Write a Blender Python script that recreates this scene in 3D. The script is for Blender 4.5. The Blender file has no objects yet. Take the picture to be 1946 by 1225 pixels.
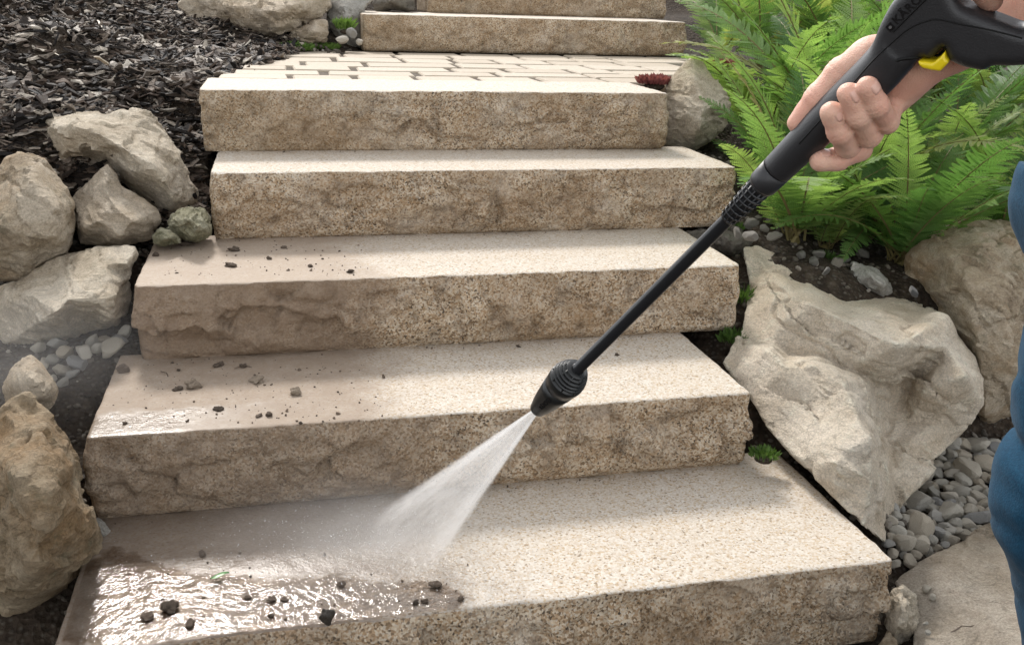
import bpy, bmesh, math, random
import numpy as np
from mathutils import Vector, Matrix
from mathutils.geometry import delaunay_2d_cdt

random.seed(7); RNG = np.random.default_rng(7)
scene = bpy.context.scene
col = scene.collection

# ------------------------------------------------------------------ camera
W, H, F = 1946.0, 1225.0, 1813.75
PITCH, ROLL, YAW = [math.radians(a) for a in (18.9616, 1.8429, 13.7583)]
CAM = np.array([0.32955, -1.48052, 0.83431])
FW = np.array([math.sin(YAW)*math.cos(PITCH), math.cos(YAW)*math.cos(PITCH), -math.sin(PITCH)])
_r0 = np.array([math.cos(YAW), -math.sin(YAW), 0.0]); _u0 = np.cross(_r0, FW)
RT = math.cos(ROLL)*_r0 + math.sin(ROLL)*_u0
UP = -math.sin(ROLL)*_r0 + math.cos(ROLL)*_u0
cd = bpy.data.cameras.new('camera'); camera = bpy.data.objects.new('camera', cd); col.objects.link(camera)
cd.sensor_fit = 'HORIZONTAL'; cd.sensor_width = 36; cd.lens = 36*F/W; cd.clip_start = 0.02; cd.clip_end = 2000
M = Matrix.Identity(4)
for i in range(3):
    M[i][0] = RT[i]; M[i][1] = UP[i]; M[i][2] = -FW[i]; M[i][3] = CAM[i]
camera.matrix_world = M
scene.camera = camera

# ------------------------------------------------------------------ light
SUN_EL, SUN_AZ = math.radians(43), math.radians(-9)      # azimuth measured from +Y towards +X
world = bpy.data.worlds.new('World'); scene.world = world; world.use_nodes = True
wn = world.node_tree; wn.nodes.clear()
sky = wn.nodes.new('ShaderNodeTexSky'); sky.sky_type = 'NISHITA'; sky.sun_disc = False
sky.sun_elevation = SUN_EL; sky.sun_rotation = SUN_AZ
sky.air_density = 1.0; sky.dust_density = 0.5; sky.ozone_density = 0.5; sky.altitude = 200
hs = wn.nodes.new('ShaderNodeHueSaturation'); hs.inputs['Saturation'].default_value = 0.12
bg = wn.nodes.new('ShaderNodeBackground'); bg.inputs['Strength'].default_value = 0.15
wo = wn.nodes.new('ShaderNodeOutputWorld')
wn.links.new(sky.outputs[0], hs.inputs['Color']); wn.links.new(hs.outputs[0], bg.inputs[0]); wn.links.new(bg.outputs[0], wo.inputs[0])
sl = bpy.data.lights.new('sun', 'SUN'); sl.energy = 1.35; sl.angle = math.radians(10.0); sl.color = (1.0, 0.95, 0.89)
sun = bpy.data.objects.new('sun', sl); col.objects.link(sun)
_sd = Vector((math.sin(SUN_AZ)*math.cos(SUN_EL), math.cos(SUN_AZ)*math.cos(SUN_EL), math.sin(SUN_EL)))
sun.rotation_euler = _sd.to_track_quat('Z', 'Y').to_euler(); sun.location = (0, 4, 5)
scene.view_settings.view_transform = 'Standard'; scene.view_settings.look = 'None'
scene.view_settings.exposure = 1.28; scene.view_settings.gamma = 1
scene.render.engine = 'CYCLES'
scene.cycles.volume_bounces = 2
scene.cycles.transparent_max_bounces = 16

# ------------------------------------------------------------------ helpers
def ray(x, y): return FW + RT*(x-W/2)/F + UP*(H/2-y)/F
def at_d(x, y, D): return CAM + ray(x, y)*D
def at_z(x, y, z):
    d = ray(x, y); return CAM + d*((z-CAM[2])/d[2])
def at_y(x, y, Y):
    d = ray(x, y); return CAM + d*((Y-CAM[1])/d[1])
def depth_z(x, y, z):
    d = ray(x, y); return (z-CAM[2])/d[2]
def project(P):
    d = np.asarray(P)-CAM; z = d@FW
    return W/2+F*(d@RT)/z, H/2-F*(d@UP)/z, z

def _hash(i, j, k, s):
    h = (i.astype(np.uint32)*np.uint32(374761393) + j.astype(np.uint32)*np.uint32(668265263)
         + k.astype(np.uint32)*np.uint32(2147483647) + np.uint32(s*974711+13))
    h = (h ^ (h >> np.uint32(13)))*np.uint32(1274126177); h = h ^ (h >> np.uint32(16))
    h = h*np.uint32(2246822519); h = h ^ (h >> np.uint32(15))
    return (h & np.uint32(0xFFFFFF)).astype(np.float64)/16777215.0
def vnoise(P, seed=0):
    """value noise in -1..1, P is (n,3)"""
    P = np.asarray(P, float)+1000.0
    I = np.floor(P).astype(np.int64); f = P-I; u = f*f*f*(f*(f*6-15)+10)
    r = 0
    for a in (0, 1):
        for b in (0, 1):
            for c in (0, 1):
                w = (u[:, 0] if a else 1-u[:, 0])*(u[:, 1] if b else 1-u[:, 1])*(u[:, 2] if c else 1-u[:, 2])
                r = r + w*_hash(I[:, 0]+a, I[:, 1]+b, I[:, 2]+c, seed)
    return r*2-1
def fbm(P, scale, octaves=4, seed=0, gain=0.5, ridged=False):
    P = np.asarray(P)*scale; a = 1.0; t = 0; r = 0
    for o in range(octaves):
        n = vnoise(P, seed+o*7)
        if ridged: n = 1-2*np.abs(n)
        r = r + a*n; t += a; a *= gain; P = P*2.03+17.1
    return r/t
def chips(P, scale, seed=0):
    """facet noise: every cell is a tilted plane, gives fractured ledges"""
    Q = np.asarray(P)*scale; Q = Q + 0.35*np.stack([vnoise(Q*1.3, seed+51), vnoise(Q*1.3, seed+52), vnoise(Q*1.3, seed+53)], 1)
    I = np.floor(Q+1000).astype(np.int64); best = np.full(len(Q), 9.0); val = np.zeros(len(Q))
    for a in (-1, 0, 1):
        for b in (-1, 0, 1):
            for c in (-1, 0, 1):
                i, j, k = I[:, 0]+a, I[:, 1]+b, I[:, 2]+c
                C = np.stack([i+_hash(i, j, k, seed+1), j+_hash(i, j, k, seed+2), k+_hash(i, j, k, seed+3)], 1)-1000
                d = Q-C; dd = (d*d).sum(1)
                T = np.stack([_hash(i, j, k, seed+4), _hash(i, j, k, seed+5), _hash(i, j, k, seed+6)], 1)*2-1
                v = (d*T).sum(1)+0.5*(_hash(i, j, k, seed+8)-0.5)
                m = dd < best; best = np.where(m, dd, best); val = np.where(m, v, val)
    return val

def mesh_from(name, verts, faces, mats=(), smooth=True, midx=None):
    me = bpy.data.meshes.new(name)
    verts = np.asarray(verts, np.float32)
    if isinstance(faces, np.ndarray) and faces.ndim == 2:
        n, k = faces.shape
        me.vertices.add(len(verts)); me.vertices.foreach_set('co', verts.ravel())
        me.loops.add(n*k); me.loops.foreach_set('vertex_index', faces.astype(np.int32).ravel())
        me.polygons.add(n); me.polygons.foreach_set('loop_start', np.arange(0, n*k, k, dtype=np.int32))
        me.update(calc_edges=True)
    else:
        me.from_pydata([tuple(v) for v in verts], [], [tuple(f) for f in faces]); me.update()
    for m in mats: me.materials.append(m)
    me.polygons.foreach_set('use_smooth', np.full(len(me.polygons), bool(smooth)))
    if midx is not None: me.polygons.foreach_set('material_index', np.asarray(midx, np.int32))
    me.update(); return me
def link(name, data, parent=None, loc=None):
    o = bpy.data.objects.new(name, data); col.objects.link(o)
    if loc is not None: o.location = tuple(float(v) for v in loc)
    if parent is not None: o.parent = parent
    return o
def tag(o, label=None, cat=None, group=None, kind=None):
    if label: o['label'] = label
    if cat: o['category'] = cat
    if group: o['group'] = group
    if kind: o['kind'] = kind
    return o
def empty(name, loc, label, cat, group=None):
    o = link(name, None, None, loc); o.empty_display_size = 0.02
    return tag(o, label, cat, group)
def world_mesh(name, V, faces, mats, parent=None, origin=None, smooth=True, midx=None):
    """mesh whose vertices are world positions; the object's origin sits at the base"""
    V = np.asarray(V, float)
    if origin is None:
        origin = np.array([(V[:, 0].min()+V[:, 0].max())/2, (V[:, 1].min()+V[:, 1].max())/2, V[:, 2].min()])
    origin = np.asarray(origin, float)
    me = mesh_from(name, V-origin, faces, mats, smooth, midx)
    po = np.array(parent.location) if parent is not None else 0
    return link(name, me, parent, origin-po)

def surface_nets(sdf, lo, hi, h):
    lo = np.asarray(lo, float); n = np.ceil((np.asarray(hi)-lo)/h).astype(int)+1
    ax = [lo[i]+h*np.arange(n[i]) for i in range(3)]
    G = np.stack(np.meshgrid(*ax, indexing='ij'), -1)
    v = sdf(G.reshape(-1, 3)).reshape(n)
    s = v < 0
    c = n-1
    cnt = np.zeros(c); acc = np.zeros(tuple(c)+(3,))
    offs = [(0,0,0),(1,0,0),(0,1,0),(1,1,0),(0,0,1),(1,0,1),(0,1,1),(1,1,1)]
    sl_ = lambda o: tuple(slice(o[i], o[i]+c[i]) for i in range(3))
    for a in range(8):
        for b in range(a+1, 8):
            if sum(abs(offs[a][i]-offs[b][i]) for i in range(3)) != 1: continue
            va, vb = v[sl_(offs[a])], v[sl_(offs[b])]
            m = (va < 0) != (vb < 0)
            t = np.where(m, va/np.where(m, va-vb, 1), 0)
            for i in range(3):
                acc[..., i] += np.where(m, offs[a][i]+t*(offs[b][i]-offs[a][i]), 0)
            cnt += m
    act = cnt > 0
    idx = np.full(c, -1); idx[act] = np.arange(act.sum())
    I = np.argwhere(act); V = lo + h*(I + acc[act]/cnt[act][:, None])
    faces = []
    for d in range(3):
        e1, e2 = (d+1) % 3, (d+2) % 3
        A = [slice(1, c[i]) for i in range(3)]; A[d] = slice(0, c[d])
        B = list(A); B[d] = slice(1, c[d]+1)
        sa, sb = s[tuple(A)], s[tuple(B)]
        ed = np.argwhere(sa != sb)
        if not len(ed): continue
        flip = sa[tuple(ed.T)]
        ed = ed + np.array([0 if i == d else 1 for i in range(3)])
        def q(o1, o2):
            e = ed.copy(); e[:, e1] -= o1; e[:, e2] -= o2; return idx[tuple(e.T)]
        quad = np.stack([q(1, 1), q(0, 1), q(0, 0), q(1, 0)], 1)
        quad[~flip] = quad[~flip][:, ::-1]
        faces.append(quad)
    return V, np.concatenate(faces)

def sd_cone(P, a, b, ra, rb):
    """rounded cone (capsule whose radius runs from ra to rb)"""
    a = np.asarray(a, float); b = np.asarray(b, float); ba = b-a
    t = np.clip(((P-a)@ba)/max(ba@ba, 1e-12), 0, 1)
    return np.linalg.norm(P-a-t[:, None]*ba, axis=1)-(ra+(rb-ra)*t)
def smin(a, b, k):
    h = np.clip(0.5+0.5*(b-a)/k, 0, 1); return b*(1-h)+a*h-k*h*(1-h)

# ------------------------------------------------------------------ materials
class Mat:
    def __init__(s, name):
        s.m = bpy.data.materials.new(name); s.m.use_nodes = True; s.t = s.m.node_tree; s.t.nodes.clear()
        s.out = s.t.nodes.new('ShaderNodeOutputMaterial'); s.co = None
    def n(s, typ, **kw):
        x = s.t.nodes.new('ShaderNode'+typ)
        for k, v in kw.items(): setattr(x, k, v)
        return x
    def l(s, a, b): s.t.links.new(a, b)
    def coord(s, kind='Object'):
        c = s.n('TexCoord'); return c.outputs[kind]
    def mapping(s, vec, scale=(1,1,1), rot=(0,0,0), loc=(0,0,0)):
        m = s.n('Mapping'); m.inputs['Scale'].default_value = scale; m.inputs['Rotation'].default_value = rot; m.inputs['Location'].default_value = loc
        s.l(vec, m.inputs[0]); return m.outputs[0]
    def noise(s, vec, scale, detail=4, rough=0.55, dist=0.0, out='Fac'):
        x = s.n('TexNoise'); x.inputs['Scale'].default_value = scale; x.inputs['Detail'].default_value = detail
        x.inputs['Roughness'].default_value = rough; x.inputs['Distortion'].default_value = dist
        s.l(vec, x.inputs['Vector']); return x.outputs[out]
    def voronoi(s, vec, scale, feature='F1', out='Color', rnd=1.0):
        x = s.n('TexVoronoi', feature=feature); x.inputs['Scale'].default_value = scale; x.inputs['Randomness'].default_value = rnd
        s.l(vec, x.inputs['Vector']); return x.outputs[out]
    def ramp(s, fac, stops, interp='LINEAR'):
        r = s.n('ValToRGB'); r.color_ramp.interpolation = interp; e = r.color_ramp.elements
        while len(e) < len(stops): e.new(0.5)
        for i, (p, c) in enumerate(stops):
            e[i].position = p; e[i].color = (c if isinstance(c, tuple) else (c, c, c)) + (1,)
        s.l(fac, r.inputs[0]); return r.outputs[0]
    def mix(s, fac, a, b, mode='MIX'):
        x = s.n('Mix', data_type='RGBA', blend_type=mode)
        for sock, v in ((x.inputs[0], fac), (x.inputs[6], a), (x.inputs[7], b)):
            if isinstance(v, (int, float)): sock.default_value = v
            elif isinstance(v, tuple): sock.default_value = v+(1,)
            else: s.l(v, sock)
        return x.outputs[2]
    def math(s, op, a, b=None, c=None, clamp=False):
        x = s.n('Math', operation=op, use_clamp=clamp)
        for i, v in enumerate((a, b, c)):
            if v is None: continue
            if isinstance(v, (int, float)): x.inputs[i].default_value = v
            else: s.l(v, x.inputs[i])
        return x.outputs[0]
    def smooth(s, v, lo, hi):
        x = s.n('MapRange', interpolation_type='SMOOTHSTEP'); s.l(v, x.inputs[0])
        x.inputs[1].default_value = lo; x.inputs[2].default_value = hi; return x.outputs[0]
    def sep(s, vec):
        x = s.n('SeparateXYZ'); s.l(vec, x.inputs[0]); return x.outputs
    def bump(s, height, strength=0.5, dist=0.01, normal=None):
        b = s.n('Bump'); b.inputs['Strength'].default_value = strength; b.inputs['Distance'].default_value = dist
        s.l(height, b.inputs['Height'])
        if normal is not None: s.l(normal, b.inputs['Normal'])
        return b.outputs[0]
    def bsdf(s, color, rough=0.6, normal=None, spec=0.4, **kw):
        p = s.n('BsdfPrincipled')
        for k, v in (('Base Color', color), ('Roughness', rough), ('Specular IOR Level', spec)) + tuple(kw.items()):
            if isinstance(v, (int, float)): p.inputs[k].default_value = v
            elif isinstance(v, tuple): p.inputs[k].default_value = v+(1,) if len(v) == 3 and p.inputs[k].type == 'RGBA' else v
            else: s.l(v, p.inputs[k])
        if normal is not None: s.l(normal, p.inputs['Normal'])
        s.p = p; s.l(p.outputs[0], s.out.inputs[0]); return s.m

def granite(name, split=False, stain=None, wet=None, seed=0.0, tint=False):
    """yellow-grey granite; stain / wet = list of (x_end, softness, y_lo, y_hi) limits in metres along the block"""
    m = Mat(name); co = m.coord(); v = m.mapping(co, loc=(seed*3.1, seed*1.7, seed))
    grain = m.sep(m.voronoi(v, 300, out='Color'))[0]
    g2 = m.noise(v, 230, 2, 0.6)
    if split:
        c = m.ramp(grain, [(0.0, (.06,.045,.032)), (0.12, (.21,.14,.08)), (0.34, (.40,.27,.155)), (0.58, (.47,.365,.255)), (0.83, (.62,.52,.39)), (1, (.50,.43,.345))])
    else:
        c = m.ramp(grain, [(0.0, (.20,.155,.11)), (0.08, (.45,.345,.225)), (0.28, (.475,.405,.325)), (0.6, (.545,.485,.41)), (1, (.61,.57,.51))])
    fl = m.ramp(g2, [(0.30, 1.0), (0.37, 0.0)])
    c = m.mix(m.math('MULTIPLY', fl, 0.75 if split else 0.55), c, (.10,.085,.07))
    fl2 = m.ramp(m.noise(m.mapping(v, loc=(5, 9, 2)), 120, 3, 0.65), [(0.58, 0.0), (0.74, 1.0)])
    c = m.mix(m.math('MULTIPLY', fl2, 0.42), c, (.45,.29,.13))
    big = m.noise(v, 5, 5, 0.6)
    if split:
        c = m.mix(m.ramp(big, [(0.42, 0.0), (0.72, 0.75)]), c, (.27,.175,.095))
        c = m.mix(m.ramp(m.noise(m.mapping(v, loc=(3, 1, 7)), 9, 5, 0.65), [(0.5, 0.0), (0.8, 0.55)]), c, (.60,.53,.44))
        c = m.mix(m.ramp(m.noise(m.mapping(v, loc=(8, 4, 1)), 22, 5, 0.7), [(0.50, 0.0), (0.72, 0.75)]), c, (.13,.092,.06))
    else:
        c = m.mix(m.ramp(big, [(0.4, 0.0), (0.75, 0.30)]), c, (.52,.43,.32))
    if tint: c = m.mix(1.0, c, m.ramp(m.n('ObjectInfo').outputs['Random'], [(0, (.72,.66,.58)), (.5, (.92,.88,.82)), (1, (1.02,1.0,.97))]), 'MULTIPLY')
    rough = 0.72
    s = m.sep(co)
    wob = m.math('MULTIPLY', m.math('SUBTRACT', m.noise(v, 9, 5, 0.65), 0.5), 0.30)
    xx = m.math('ADD', s[0], wob)
    if stain:
        xe, soft, colr, amt = stain
        f = m.math('SUBTRACT', 1.0, m.smooth(xx, xe-soft, xe+soft))
        f = m.math('MULTIPLY', f, m.ramp(m.noise(v, 26, 5, 0.7), [(0.25, amt*0.75), (0.6, amt)]))
        c = m.mix(f, c, colr)
    if wet:
        xe, soft, ye, dark = wet
        f = m.math('SUBTRACT', 1.0, m.smooth(xx, xe-soft, xe+soft))
        if ye: f = m.math('MULTIPLY', f, m.math('SUBTRACT', 1.0, m.smooth(m.math('ADD', s[1], m.math('MULTIPLY', wob, .5)), ye-.012, ye+.012)))
        c = m.mix(f, c, m.mix(1.0, c, (dark,)*3, 'MULTIPLY'))
        rough = m.math('SUBTRACT', 0.72, m.math('MULTIPLY', f, 0.5))
    hgt = m.math('ADD', m.math('MULTIPLY', m.noise(v, 180, 3, 0.7), 1.0), m.math('MULTIPLY', m.noise(v, 38, 6, 0.7), 3.2 if split else 0.6))
    nb = m.bump(hgt, 0.7 if split else 0.5, 0.0045 if split else 0.0018)
    return m.bsdf(c, rough, nb, 0.35)

def rock_mat(name, light, mid, dark, stain=(.33,.20,.09), stain_amt=0.5, lichen=0.0, seed=0.0, strata=(1,1,2.0), rot=(.3,.5,0)):
    m = Mat(name); co = m.coord(); v = m.mapping(co, loc=(seed*2.3, seed*1.1, seed*.7))
    vs = m.mapping(v, scale=strata, rot=rot)
    c = m.ramp(m.noise(vs, 6, 7, 0.72, 0.2), [(0.30, dark), (0.45, mid), (0.60, light)])
    b = m.noise(m.mapping(v, loc=(4, 2, 9)), 3.2, 6, 0.68)
    c = m.mix(m.ramp(b, [(0.47, 0.0), (0.68, stain_amt)]), c, stain)
    w = m.noise(m.mapping(v, loc=(1, 7, 3), scale=(1, 2.2, 1)), 13, 7, 0.78)
    c = m.mix(m.ramp(w, [(0.56, 0.0), (0.70, 0.6)]), c, tuple(min(.8, x*1.2) for x in light))
    gr = m.noise(v, 260, 3, 0.75)
    c = m.mix(0.55, c, m.mix(1.0, c, m.ramp(gr, [(0.30, 0.45), (0.70, 1.5)]), 'MULTIPLY'))
    vein = m.ramp(m.math('ABSOLUTE', m.math('SUBTRACT', m.noise(m.mapping(vs, loc=(6, 3, 2)), 5, 6, 0.6), 0.5)), [(0.0, 0.30), (0.010, 0.0)])
    c = m.mix(vein, c, tuple(x*.5 for x in dark))
    if lichen:
        li = m.noise(m.mapping(v, loc=(9, 9, 1)), 11, 7, 0.8)
        c = m.mix(m.ramp(li, [(0.54, 0.0), (0.64, lichen)]), c, (.12,.115,.07))
    g = m.n('NewGeometry')
    c = m.mix(m.ramp(g.outputs['Pointiness'], [(0.51, 0.0), (0.60, 0.45)]), c, tuple(min(.75, x*1.12+.03) for x in light))
    hgt = m.math('ADD', m.math('MULTIPLY', m.noise(vs, 26, 8, 0.78), 1.0), m.math('MULTIPLY', m.noise(v, 150, 4, 0.75), 0.22))
    hgt = m.math('SUBTRACT', hgt, m.math('MULTIPLY', vein, .35))
    nb = m.bump(hgt, 1.0, 0.014)
    return m.bsdf(c, 0.82, nb, 0.25)

def plain(name, color, rough=0.5, spec=0.5, bump=None, var=0.0, **kw):
    m = Mat(name); co = m.coord(); nb = None; c = color
    if var:
        c = m.mix(m.noise(co, 60, 5, 0.6), tuple(x*(1-var) for x in color), tuple(min(1, x*(1+var)) for x in color))
    if bump: nb = m.bump(m.noise(co, bump[0], 3, 0.6), bump[1], bump[2])
    return m.bsdf(c, rough, nb, spec, **kw)

def attr_mat(name, stops, rough=0.7, spec=0.3, bump=None, noise_amt=0.25):
    """colour picked by a random per-piece attribute 'rnd'"""
    m = Mat(name); a = m.n('Attribute', attribute_name='rnd'); co = m.coord()
    c = m.ramp(a.outputs['Fac'], stops)
    c = m.mix(noise_amt, c, m.mix(1.0, c, m.ramp(m.noise(co, 90, 4, 0.7), [(0.3, 0.3), (0.7, 1.6)]), 'MULTIPLY'))
    nb = m.bump(m.noise(co, bump[0], 4, 0.7), bump[1], bump[2]) if bump else None
    return m.bsdf(c, rough, nb, spec)

def obj_rnd_mat(name, stops, rough=0.7, spec=0.3, scale=40, bump=(60, .6, .004)):
    m = Mat(name); oi = m.n('ObjectInfo'); co = m.coord()
    c = m.ramp(oi.outputs['Random'], stops)
    c = m.mix(0.6, c, m.mix(1.0, c, m.ramp(m.noise(co, scale, 6, 0.7), [(0.3, 0.45), (0.7, 1.45)]), 'MULTIPLY'))
    nb = m.bump(m.noise(co, bump[0], 5, 0.7), bump[1], bump[2])
    return m.bsdf(c, rough, nb, spec)

# ================================================================== THE SETTING
#        x-left  x-right y-front z-top  z-bottom depth
STEPS = [(0.000, 1.2500, -0.343, 0.000, -0.160, 0.39),
         (0.000, 1.1560,  0.000, 0.150,  0.000, 0.37),
         (0.043, 1.2785,  0.328, 0.300,  0.150, 0.38),
         (0.170, 1.4137,  0.665, 0.450,  0.300, 0.33),
         (0.138, 1.3331,  0.947, 0.5986, 0.450, 0.30),
         (0.660, 2.0454,  2.537, 0.742,  0.5986, 0.56),
         (1.000, 2.1500,  3.050, 0.890,  0.742, 0.40)]
CTRL = np.array([
 (1.35,-.35,-.16),(1.6,-.2,-.16),(1.62,.05,-.15),(1.9,.1,-.14),(2.4,-.2,-.16),(1.3,-.8,-.28),(2,-.9,-.3),(1.27,-.05,-.05),(1.3,.2,.08),
 (1.36,.45,.2),(1.5,.5,.26),(1.8,.6,.22),(2.2,.6,.25),(1.45,.75,.31),(1.45,1.0,.42),(1.8,1.2,.42),(2.3,1.5,.45),(1.55,1.6,.55),(1.8,1.9,.57),
 (2.1,2.2,.58),(2.2,2.6,.6),(2.6,3.5,.75),(3.5,2,.6),(3.5,.5,.3),(3,0,-.05),
 (-.05,-.35,-.16),(-.3,-.2,-.12),(-.07,.15,.07),(-.12,.3,.12),(-.3,.5,.14),(-.03,.45,.15),(.02,.7,.27),(.08,.85,.34),(.06,1.02,.47),(-.06,1.02,.5),
 (-.25,1.05,.55),(-.5,1.1,.64),(-.9,1.3,.76),(-1.3,1.5,.88),(.08,1.4,.585),(.0,1.5,.61),(-.3,1.7,.70),(-.8,2.2,.88),(.22,1.9,.6),(.3,2.3,.605),(.1,2.8,.69),(-.5,3.0,.88),
 (.5,2.9,.68),(-1.5,3.5,1.15),(.75,2.5,.58),(.9,1.6,.56),(1.7,2.3,.57),(1.5,1.45,.565),
 (.6,-.6,-.24),(.6,-1,-.33),(.6,-1.6,-.4),(0,-1,-.35),(1.2,-1.2,-.34),(.6,-.2,-.19),(.6,.15,-.05),(.6,.5,.08),(.7,.8,.22),(.7,1.1,.36),
 (1.1,-.2,-.19),(1.05,.15,-.05),(1.1,.5,.08),(1.2,.8,.22),(1.15,1.1,.36),(.12,-.2,-.19),(.1,.15,-.05),(.15,.5,.08),(.25,.8,.22),(.25,1.1,.36),
 (1.3,2.9,.58),(1.3,3.3,.7),(1,4,1.0),(0,6,1.5),(3,5,1.25),(-3,5,1.8),(4,8,2.2),(0,-6,-.8),(8,0,.3),(-8,0,1.6),(0,12,2.5),(8,8,2.0)])
def ground_z(x, y):
    x = np.atleast_1d(np.asarray(x, float)); y = np.atleast_1d(np.asarray(y, float))
    out = np.zeros(len(x))
    for s in range(0, len(x), 20000):
        X, Y = x[s:s+20000, None], y[s:s+20000, None]
        d2 = (X-CTRL[:, 0])**2+(Y-CTRL[:, 1])**2+0.0012
        w = d2**-1.7
        out[s:s+20000] = (w*CTRL[:, 2]).sum(1)/w.sum(1)
    P = np.stack([x, y, x*0], 1)
    return out + 0.010*fbm(P, 6, 4, 3)*np.clip(1.5-0*x, 0, 1)

def axis_coords(lo, hi, step, far):
    c = list(np.arange(lo, hi+1e-6, step)); s = step; v = hi
    up = []
    while v < far: s *= 1.35; v += s; up.append(v)
    s = step; v = lo; dn = []
    while v > -far: s *= 1.35; v -= s; dn.append(v)
    return np.array(dn[::-1]+c+up)
soil = Mat('soil')
_c = soil.coord(); _n = soil.noise(_c, 30, 8, 0.7)
_col = soil.ramp(_n, [(0.3, (.018,.013,.010)), (0.55, (.055,.040,.028)), (0.75, (.12,.095,.07))])
_col = soil.mix(soil.ramp(soil.voronoi(_c, 90, out='Distance'), [(0.15, 0.5), (0.4, 0.0)]), _col, (.14,.125,.10))
soil_m = soil.bsdf(_col, 0.9, soil.bump(soil.math('ADD', soil.noise(_c, 60, 6, 0.7), soil.voronoi(_c, 70, out='Distance')), 1.0, 0.012), 0.2)
gx, gy = axis_coords(-1.8, 3.2, 0.02, 300), axis_coords(-1.2, 4.4, 0.02, 300)
GX, GY = np.meshgrid(gx, gy, indexing='ij')
GZ = ground_z(GX.ravel(), GY.ravel())
# soil stays below the stones that lie in it
V = np.stack([GX.ravel(), GY.ravel(), GZ], 1)
for (xl, xr, yf, zt, zb, dp) in STEPS:
    m_ = (V[:, 0] > xl-.01) & (V[:, 0] < xr+.01) & (V[:, 1] > yf-.01) & (V[:, 1] < yf+dp+.01)
    V[m_, 2] = np.minimum(V[m_, 2], zb-0.006)
m_ = (V[:, 1] > 1.2) & (V[:, 1] < 2.56) & (V[:, 0] > .16+.19*(V[:, 1]-1.24)) & (V[:, 0] < 1.42+.44*(V[:, 1]-1.24))
V[m_, 2] = np.minimum(V[m_, 2], 0.555)
nx, ny = len(gx), len(gy)
I = np.arange(nx*ny).reshape(nx, ny)
Fq = np.stack([I[:-1, :-1], I[1:, :-1], I[1:, 1:], I[:-1, 1:]], -1).reshape(-1, 4)
ground = link('ground', mesh_from('ground', V, Fq, [soil_m])); tag(ground, kind='structure')

# ------------------------------------------------------------------ granite block steps
def box_grid(w, d, h, step):
    nx, ny, nz = [max(2, int(round(a/step))) for a in (w, d, h)]
    ids = {}; V = []; Fc = []; side = []
    def vid(i, j, k):
        t = (i, j, k)
        if t not in ids: ids[t] = len(V); V.append((i*w/nx, j*d/ny, k*h/nz))
        return ids[t]
    for i in range(nx):
        for j in range(ny):
            Fc.append((vid(i,j,nz), vid(i+1,j,nz), vid(i+1,j+1,nz), vid(i,j+1,nz))); side.append(0)
    for i in range(nx):
        for k in range(nz):
            Fc.append((vid(i,0,k), vid(i+1,0,k), vid(i+1,0,k+1), vid(i,0,k+1))); side.append(1)
    for j in range(ny):
        for k in range(nz):
            Fc.append((vid(0,j,k), vid(0,j,k+1), vid(0,j+1,k+1), vid(0,j+1,k))); side.append(1)
            Fc.append((vid(nx,j,k), vid(nx,j+1,k), vid(nx,j+1,k+1), vid(nx,j,k+1))); side.append(1)
    # back and bottom are never seen closely: plain big strips
    for i in range(nx):
        Fc.append((vid(i,ny,0), vid(i,ny,nz), vid(i+1,ny,nz), vid(i+1,ny,0))) if nz == 1 else [Fc.append((vid(i,ny,k), vid(i,ny,k+1), vid(i+1,ny,k+1), vid(i+1,ny,k))) for k in range(nz)]
        side += [1]*(1 if nz == 1 else nz)
        for j in range(ny):
            Fc.append((vid(i,j,0), vid(i,j+1,0), vid(i+1,j+1,0), vid(i+1,j,0))); side.append(1)
    return np.array(V), np.array(Fc), np.array(side)

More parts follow.
